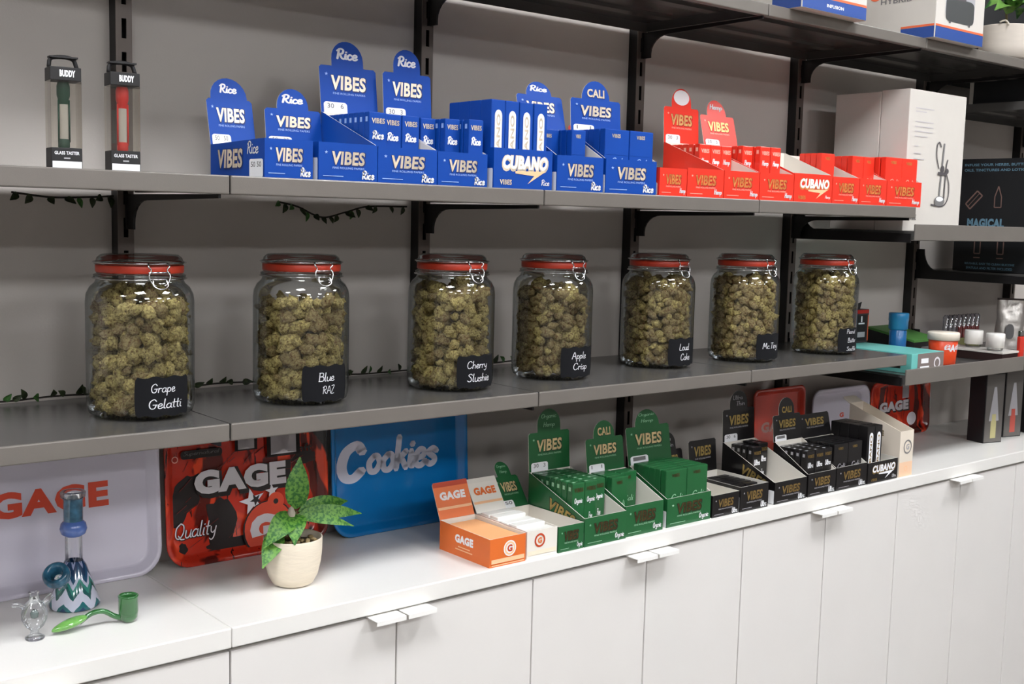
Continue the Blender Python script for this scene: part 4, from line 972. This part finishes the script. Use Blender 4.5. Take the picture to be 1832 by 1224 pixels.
for cx in (.075, .145):
    for a, b in (((cx-.009, .052), (cx-.009, .095)), ((cx+.009, .052), (cx+.009, .095)), ((cx-.009, .052), (cx+.009, .052))): stroke(p, [a, b], .0035, brn)
    p.add(RECT, cx, .040, .02, .003, brn)
p.add(tgeo('REUSABLE, EASY TO CLEAN SILICONE', .02), .115, .022, .150, .007, tealp); p.add(tgeo('SPATULA AND FILTER INCLUDED', .02), .115, .010, .140, .007, tealp)
p.build(t)
t = empty('large_black_block', (3.20, 1.775, E+.358)); tag(t, 'plain large black carton standing under the top shelf at the far right', 'carton')
MB().rbox(0, .25, -.21, 0, 0, .064, .0012).build('carton_body', blk, t); MB().box(.0, .25, .0005, .012, 0, .064).build('white_back_flap', wc, t)

# ------------------------------------------------------------------ top shelf: two appliance boxes, planter
bb = mat('royal blue print', (38, 74, 148), .45); orl = mat('orange line print', (232, 108, 66), .45)
def appliance(x0, x1, y0, y1, h, lab, pic):
    t = empty('appliance_box', (x0, y0, TT)); tag(t, lab, 'box', 'white appliance boxes on the top shelf'); W, D = x1-x0, y1-y0
    MB().rbox(0, W, 0, D, 0, h, .0014).build('carton_body', wc, t)
    p = Print(FRONT(0)); p.add(RECT, W/2, .014, W-.003, .026, bb); p.add(RECT, W/2, .030, W-.003, .005, orl)
    if not pic: p.add(tgeo('INFUSION', .03), W*.5, .014, W*.26, .007, white_p); p.add(DISC, W*.75, .062, .012, .02, inkg)
    else:
        p.add(rrect(.22, .9), W*.48, .088, W*.60, .088, mat('silver print', (158, 156, 152), .4)); p.add(rrect(.2, 1.3), W*.48, .072, W*.58, .056, mat('charcoal print', (72, 74, 74), .4))
        p.add(rrect(.3, 1.4), W*.48, .122, W*.42, .034, mat('lid print', (98, 100, 100), .4)); p.add(RECT, W*.48, .104, W*.22, .014, inkg); p.add(RECT, W*.28, .043, .008, .006, inkg); p.add(RECT, W*.68, .043, .008, .006, inkg)
    p.build(t, 'front_print')
    p = Print(lambda u, v, l: (-l, D-u, v))
    p.add(RECT, D*.78, .014, D*.42, .026, bb); p.add(RECT, D*.78, .030, D*.42, .005, orl)
    if pic: p.add(tgeo('HYBRID', .02), D*.50, .098, .088, .013, grey_p); p.add(DISC, D*.22, .112, .03, .02, orl)
    p.build(t, 'side_print')
appliance(2.035, 2.268, 1.522, 1.70, .20, 'white appliance box with a blue and orange base band, left one on the top shelf', False)
appliance(2.560, 2.782, 1.528, 1.74, .24, 'white appliance box printed with a grey lidded machine, right one on the top shelf', True)
t = empty('potted_plant', (3.035, 1.605, TT)); t.scale = (1.1, 1.1, 1.1); tag(t, 'white planter with green leaves on the top shelf at the upper right corner', 'plant')
MB().lathe([(.0005, 0), (.038, 0), (.050, .006), (.058, .03), (.062, .078), (.0625, .080), (.060, .080), (.058, .060)], 40).build('pot', mat('white ceramic pot', (222, 212, 200), .55, var=.03, scale=20, stretch=(1,1,6)), t)
MB().lathe([(.058, .070), (.0005, .073)], 24).build('soil', MATS['dark brown soil'], t)
MB().tube(catmull([(0, 0, .072), (.004, 0, .10), (0, .004, .14)], 4), .003, 8).build('stem', stemm, t)
lp = leafmat('fresh green leaf', (40, 96, 40), (120, 170, 80), 30)
for k in range(9):
    a = R(180 + k*40); q = Vector((math.cos(a)*.075, math.sin(a)*.055-.01, .11+.05*((k*37) % 5)/5))
    leaf(t, (0, 0, .112+.005*(k % 3)), q, .042, lp, up=Vector((0, -.6, 1)), arch=.02)
st = MB(); st.tube(catmull([(-.066, -.02, .082), (-.060, -.03, .086), (-.056, -.036, .080), (-.062, -.04, .074)], 4), .0022, 6); st.build('twig', mat('pale twig', (196, 186, 172), .7), t)

t = empty('large_black_block', (3.16, 1.74, TT)); tag(t, 'tall black block added as the dark background behind the white planter on the top shelf', 'carton')  # added block, fills the dark background behind the planter
MB().rbox(0, .42, 0, .14, 0, .34, .0015).build('carton_body', blk, t); MB().box(.004, .416, .069, .0705, .34, .3404).build('top_seam', edge, t)
# ------------------------------------------------------------------ lower right shelf
# teal tray box
teal = mat('teal coated card', (108, 186, 178), .4); greyc = mat('grey brown card', (124, 112, 108), .5)
t = empty('teal_box', (2.605, 1.562, N2Z), R(-0)); tag(t, 'flat teal box with a grey front end at the left of the lower right shelf', 'box')
MB().rbox(0, .150, 0, .31, 0, .050, .0012).build('carton_body', teal, t)
p = Print(FRONT(0)); p.add(RECT, .088, .025, .122, .048, greyc); p.add(RECT, .060, .030, .034, .012, white_p); p.add(RECT, .060, .012, .042, .009, white_p); p.add(ring(.16), .118, .022, .030, .030, tw); p.build(t, 'front_print')
p = Print(lambda u, v, l: (-l, .31-u, v)); p.add(tgeo('BAMBOO TRAY', .03), .235, .016, .07, .007, MATS['deep green print']); p.build(t, 'side_print')
# small black box with red trim on top of the teal box, far left
t = empty('small_black_box', (2.690, 1.79, N2Z+.0505)); tag(t, 'small dark box with red trim and white lettering behind the last jar', 'box')
MB().rbox(0, .068, 0, .06, 0, .090, .001).build('carton_body', mat('dark grey carton', (58, 54, 56), .5), t); p = Print(FRONT(0)); p.add(RECT, .034, .084, .066, .010, dk['red']); p.add(RECT, .034, .04, .046, .07, black_p); p.add(RECT, .034, .052, .028, .004, white_p); p.add(RECT, .034, .064, .006, .016, white_p); p.add(RECT, .034, .022, .034, .014, pale['black']); p.add(RECT, .004, .04, .004, .07, orl); p.add(RECT, .064, .04, .004, .07, orl); p.build(t)
MB().prism([(.012, .0901), (.055, .0901), (.062, .108), (.020, .100)], .02, .022).build('hang_flap', black_p, t)
# blue tumbler
bg = mat('blue plastic', (16, 90, 146), .25, coat=.5, var=.12, scale=25)
t = empty('blue_tumbler', (2.838, 1.700, N2Z)); t.scale = (.60, .60, .88); t.location = (2.795, 1.722, N2Z); tag(t, 'translucent blue plastic jar with a screw cap on the lower right shelf', 'container')
MB().lathe([(.0005, .0), (.036, .0), (.038, .003), (.038, .098), (.034, .102)], 36).build('body', bg, t)
MB().lathe([(.034, .101), (.040, .103), (.0425, .106), (.0425, .128), (.044, .130), (.044, .150), (.042, .153), (.0005, .153)], 36).build('cap', mat('teal blue cap', (26, 110, 156), .3, coat=.4), t)
# dark tray stack with green top
t = empty('green_topped_case', (2.85, 1.705, N2Z)); tag(t, 'dark case with a sloping green top between the blue jar and the orange tub', 'case')
MB().prism([(0, 0), (.15, 0), (.15, .078), (0, .052)], 0, .135, ax='x').build('case_body', black_p, t)
MB().prism([(0, .0525), (.15, .0785), (.15, .0845), (0, .0585)], 0, .135, ax='x').build('green_lid', mat('green lid card', (74, 126, 58), .5), t)
p = Print(FRONT(0)); p.add(rrect(.3, 2), .06, .03, .05, .02, grey_p); p.build(t)
# orange tub
t = empty('orange_tub', (2.885, 1.640, N2Z)); t.scale = (.72, .72, .80); tag(t, 'orange red tub with a cream lid and white capitals on the lower right shelf', 'tub')
om = mat('orange red plastic', (224, 74, 36), .35, var=.12, scale=14)
MB().lathe([(.0005, .0), (.044, .0), (.047, .003), (.053, .084), (.050, .086)], 44).build('tub_body', om, t)
MB().lathe([(.054, .082), (.0575, .083), (.0575, .104), (.0555, .108), (.0005, .108)], 44).build('lid', mat('cream lid', (230, 218, 202), .5), t)
thc = R(-8)
p = Print(lambda u, v, l: ((.0465+v*.075+.0008)*math.sin(u/.05+thc), -(.0465+v*.075+.0008)*math.cos(u/.05+thc), v)); p.add(tgeo('GAGE', .08), 0, .058, .082, .024, tw); p.build(t)
# black case with white mirror tray on top, two white caps, tubes
t = empty('display_case', (3.075, 1.57, N2Z)); tag(t, 'low dark case with a white top carrying the two white capped jars', 'case')
MB().rbox(0, .088, 0, .22, 0, .022, .001).build('case_body', mat('dark red brown card', (44, 26, 24), .5), t); MB().rbox(-.002, .0885, -.002, .222, .022, .028, .001).build('case_top', mat('pearl white top', (216, 210, 202), .2), t)
whp = mat('white plastic cap', (238, 234, 228), .4)
for x, y, lb in ((3.098, 1.605, 'small jar with a white screw cap, left of the pair on the white-topped case'), (3.137, 1.690, 'small jar with a white screw cap, right of the pair on the white-topped case')):
    q = empty('capped_jar', (x, y, N2Z+.0284)); tag(q, lb, 'jar', 'white capped jars')
    MB().lathe([(.0005, 0), (.020, 0), (.021, .003), (.021, .008), (.019, .009)], 28).build('jar_body', cg, q); MB().lathe([(.019, .0085), (.0245, .009), (.0245, .026), (.0252, .027), (.0252, .046), (.024, .048), (.0005, .048)], 32).build('cap', whp, q)
gt = glass('clear tube glass', (240, 242, 248), (214, 214, 226), .35, .10)
t = empty('tube_rack', (3.20, 1.82, N2Z)); tag(t, 'row of clear tubes with dark red ends standing behind the white-topped case', 'tubes')
MB().rbox(-.004, .205, -.012, .012, 0, .035, .001).build('rack_base', mat('olive card', (140, 138, 90), .5), t)
for k in range(8):
    x = .010+k*.0255
    q = MB().lathe([(.0095, .035), (.0095, .100), (.005, .106)], 16, cx=x, cy=0).build('tube', gt, t); MB().lathe([(.0085, .036), (.0085, .068 if k > 2 else .040), (.0005, .069 if k > 2 else .041)], 14, cx=x, cy=0).build('red_filling', mat('dark red filling', (156, 34, 28), .5), q)
# silver pouch
t = empty('foil_pouch', (3.450, 1.745, N2Z), -R(48)); t.scale = (.72, .8, .92); tag(t, 'crinkled silver foil pouch standing at the right edge of the lower right shelf', 'pouch')
vs, fs = [], []; nx, nz = 12, 20
for sgn in (-1, 1):
    for j in range(nz+1):
        for i in range(nx+1):
            u = i/nx-.5; v = j/nz; wv = .118*(1-.06*v); th_ = .022*(1-v**1.6)*(1-(2*u)**4)+.0012
            cr_ = .0035*noise.noise(Vector((u*7, v*9, sgn*3)))*(1 if 0 < i < nx else 0)
            vs.append((u*wv + .006*noise.noise(Vector((v*4, sgn, 0))), sgn*th_ + cr_, v*.165))
n1 = (nx+1)*(nz+1)
for s_ in range(2):
    for j in range(nz):
        for i in range(nx):
            a = s_*n1 + j*(nx+1)+i; q = (a, a+1, a+nx+2, a+nx+1); fs.append(q if s_ == 0 else tuple(reversed(q)))
for j in range(nz):
    a = j*(nx+1); fs.append((a, a+nx+1, n1+a+nx+1, n1+a)); a += nx; fs.append((a+nx+1, a, n1+a, n1+a+nx+1))
MB().add(vs, fs, 0, True).build('pouch_body', mat('crinkled silver foil', (206, 200, 194), .3, .7, bump=.4, bscale=60), t)
MB().box(-.056, .056, -.003, .003, .163, .169).build('zip_band', mat('brown zip', (66, 52, 48), .5), t)
p = Print(FRONT(-.034)); p.add(rrect(.4), -.008, .06, .034, .05, grey_p); p.build(t)
t = empty('lighter', (3.235, 1.60, N2Z)); tag(t, 'red lighter standing at the right edge beside the silver pouch', 'lighter')
MB().rbox(-.012, .012, -.006, .006, 0, .062, .003).build('body', mat('red plastic', (206, 56, 42), .3), t); MB().rbox(-.011, .011, -.005, .005, .062, .078, .002).build('metal_top', wire, t)
# slim black boxes on the worktop at far right
def vape(x, y, colr, lab):
    t = empty('slim_black_box', (x, y, C0), R(-14)); tag(t, lab, 'box', 'slim black boxes on the worktop')
    MB().rbox(0, .075, 0, .060, 0, .205, .001).build('carton_body', blk, t)
    p = Print(FRONT(0)); p.add(RECT, .0375, .1025, .070, .200, mat('pewter print', (112, 108, 104), .3, .3)); p.add(RECT, .0375, .045, .022, .062, colr[0]); p.add(RECT, .0375, .030, .060, .045, colr[1], lift=.0005); p.add(pgeo([(-.5,-.5),(.5,-.5),(.12,.5),(-.12,.5)]), .0375, .115, .04, .10, pale['black']); p.add(RECT, .0375, .060, .016, .050, colr[0]); p.build(t)
vape(3.195, 1.672, (mat('straw print', (186, 178, 128), .5), pale['black']), 'slim black box with a yellowish bar on its silver front, left of the three')
vape(3.345, 1.690, (mat('coral print', (190, 84, 72), .5), mat('rose print', (190, 110, 100), .5)), 'slim black box with a red bar on its silver front, middle of the three')
vape(3.480, 1.670, (mat('teal print', (60, 130, 130), .5), pale['black']), 'slim black box cut by the right edge of the picture')
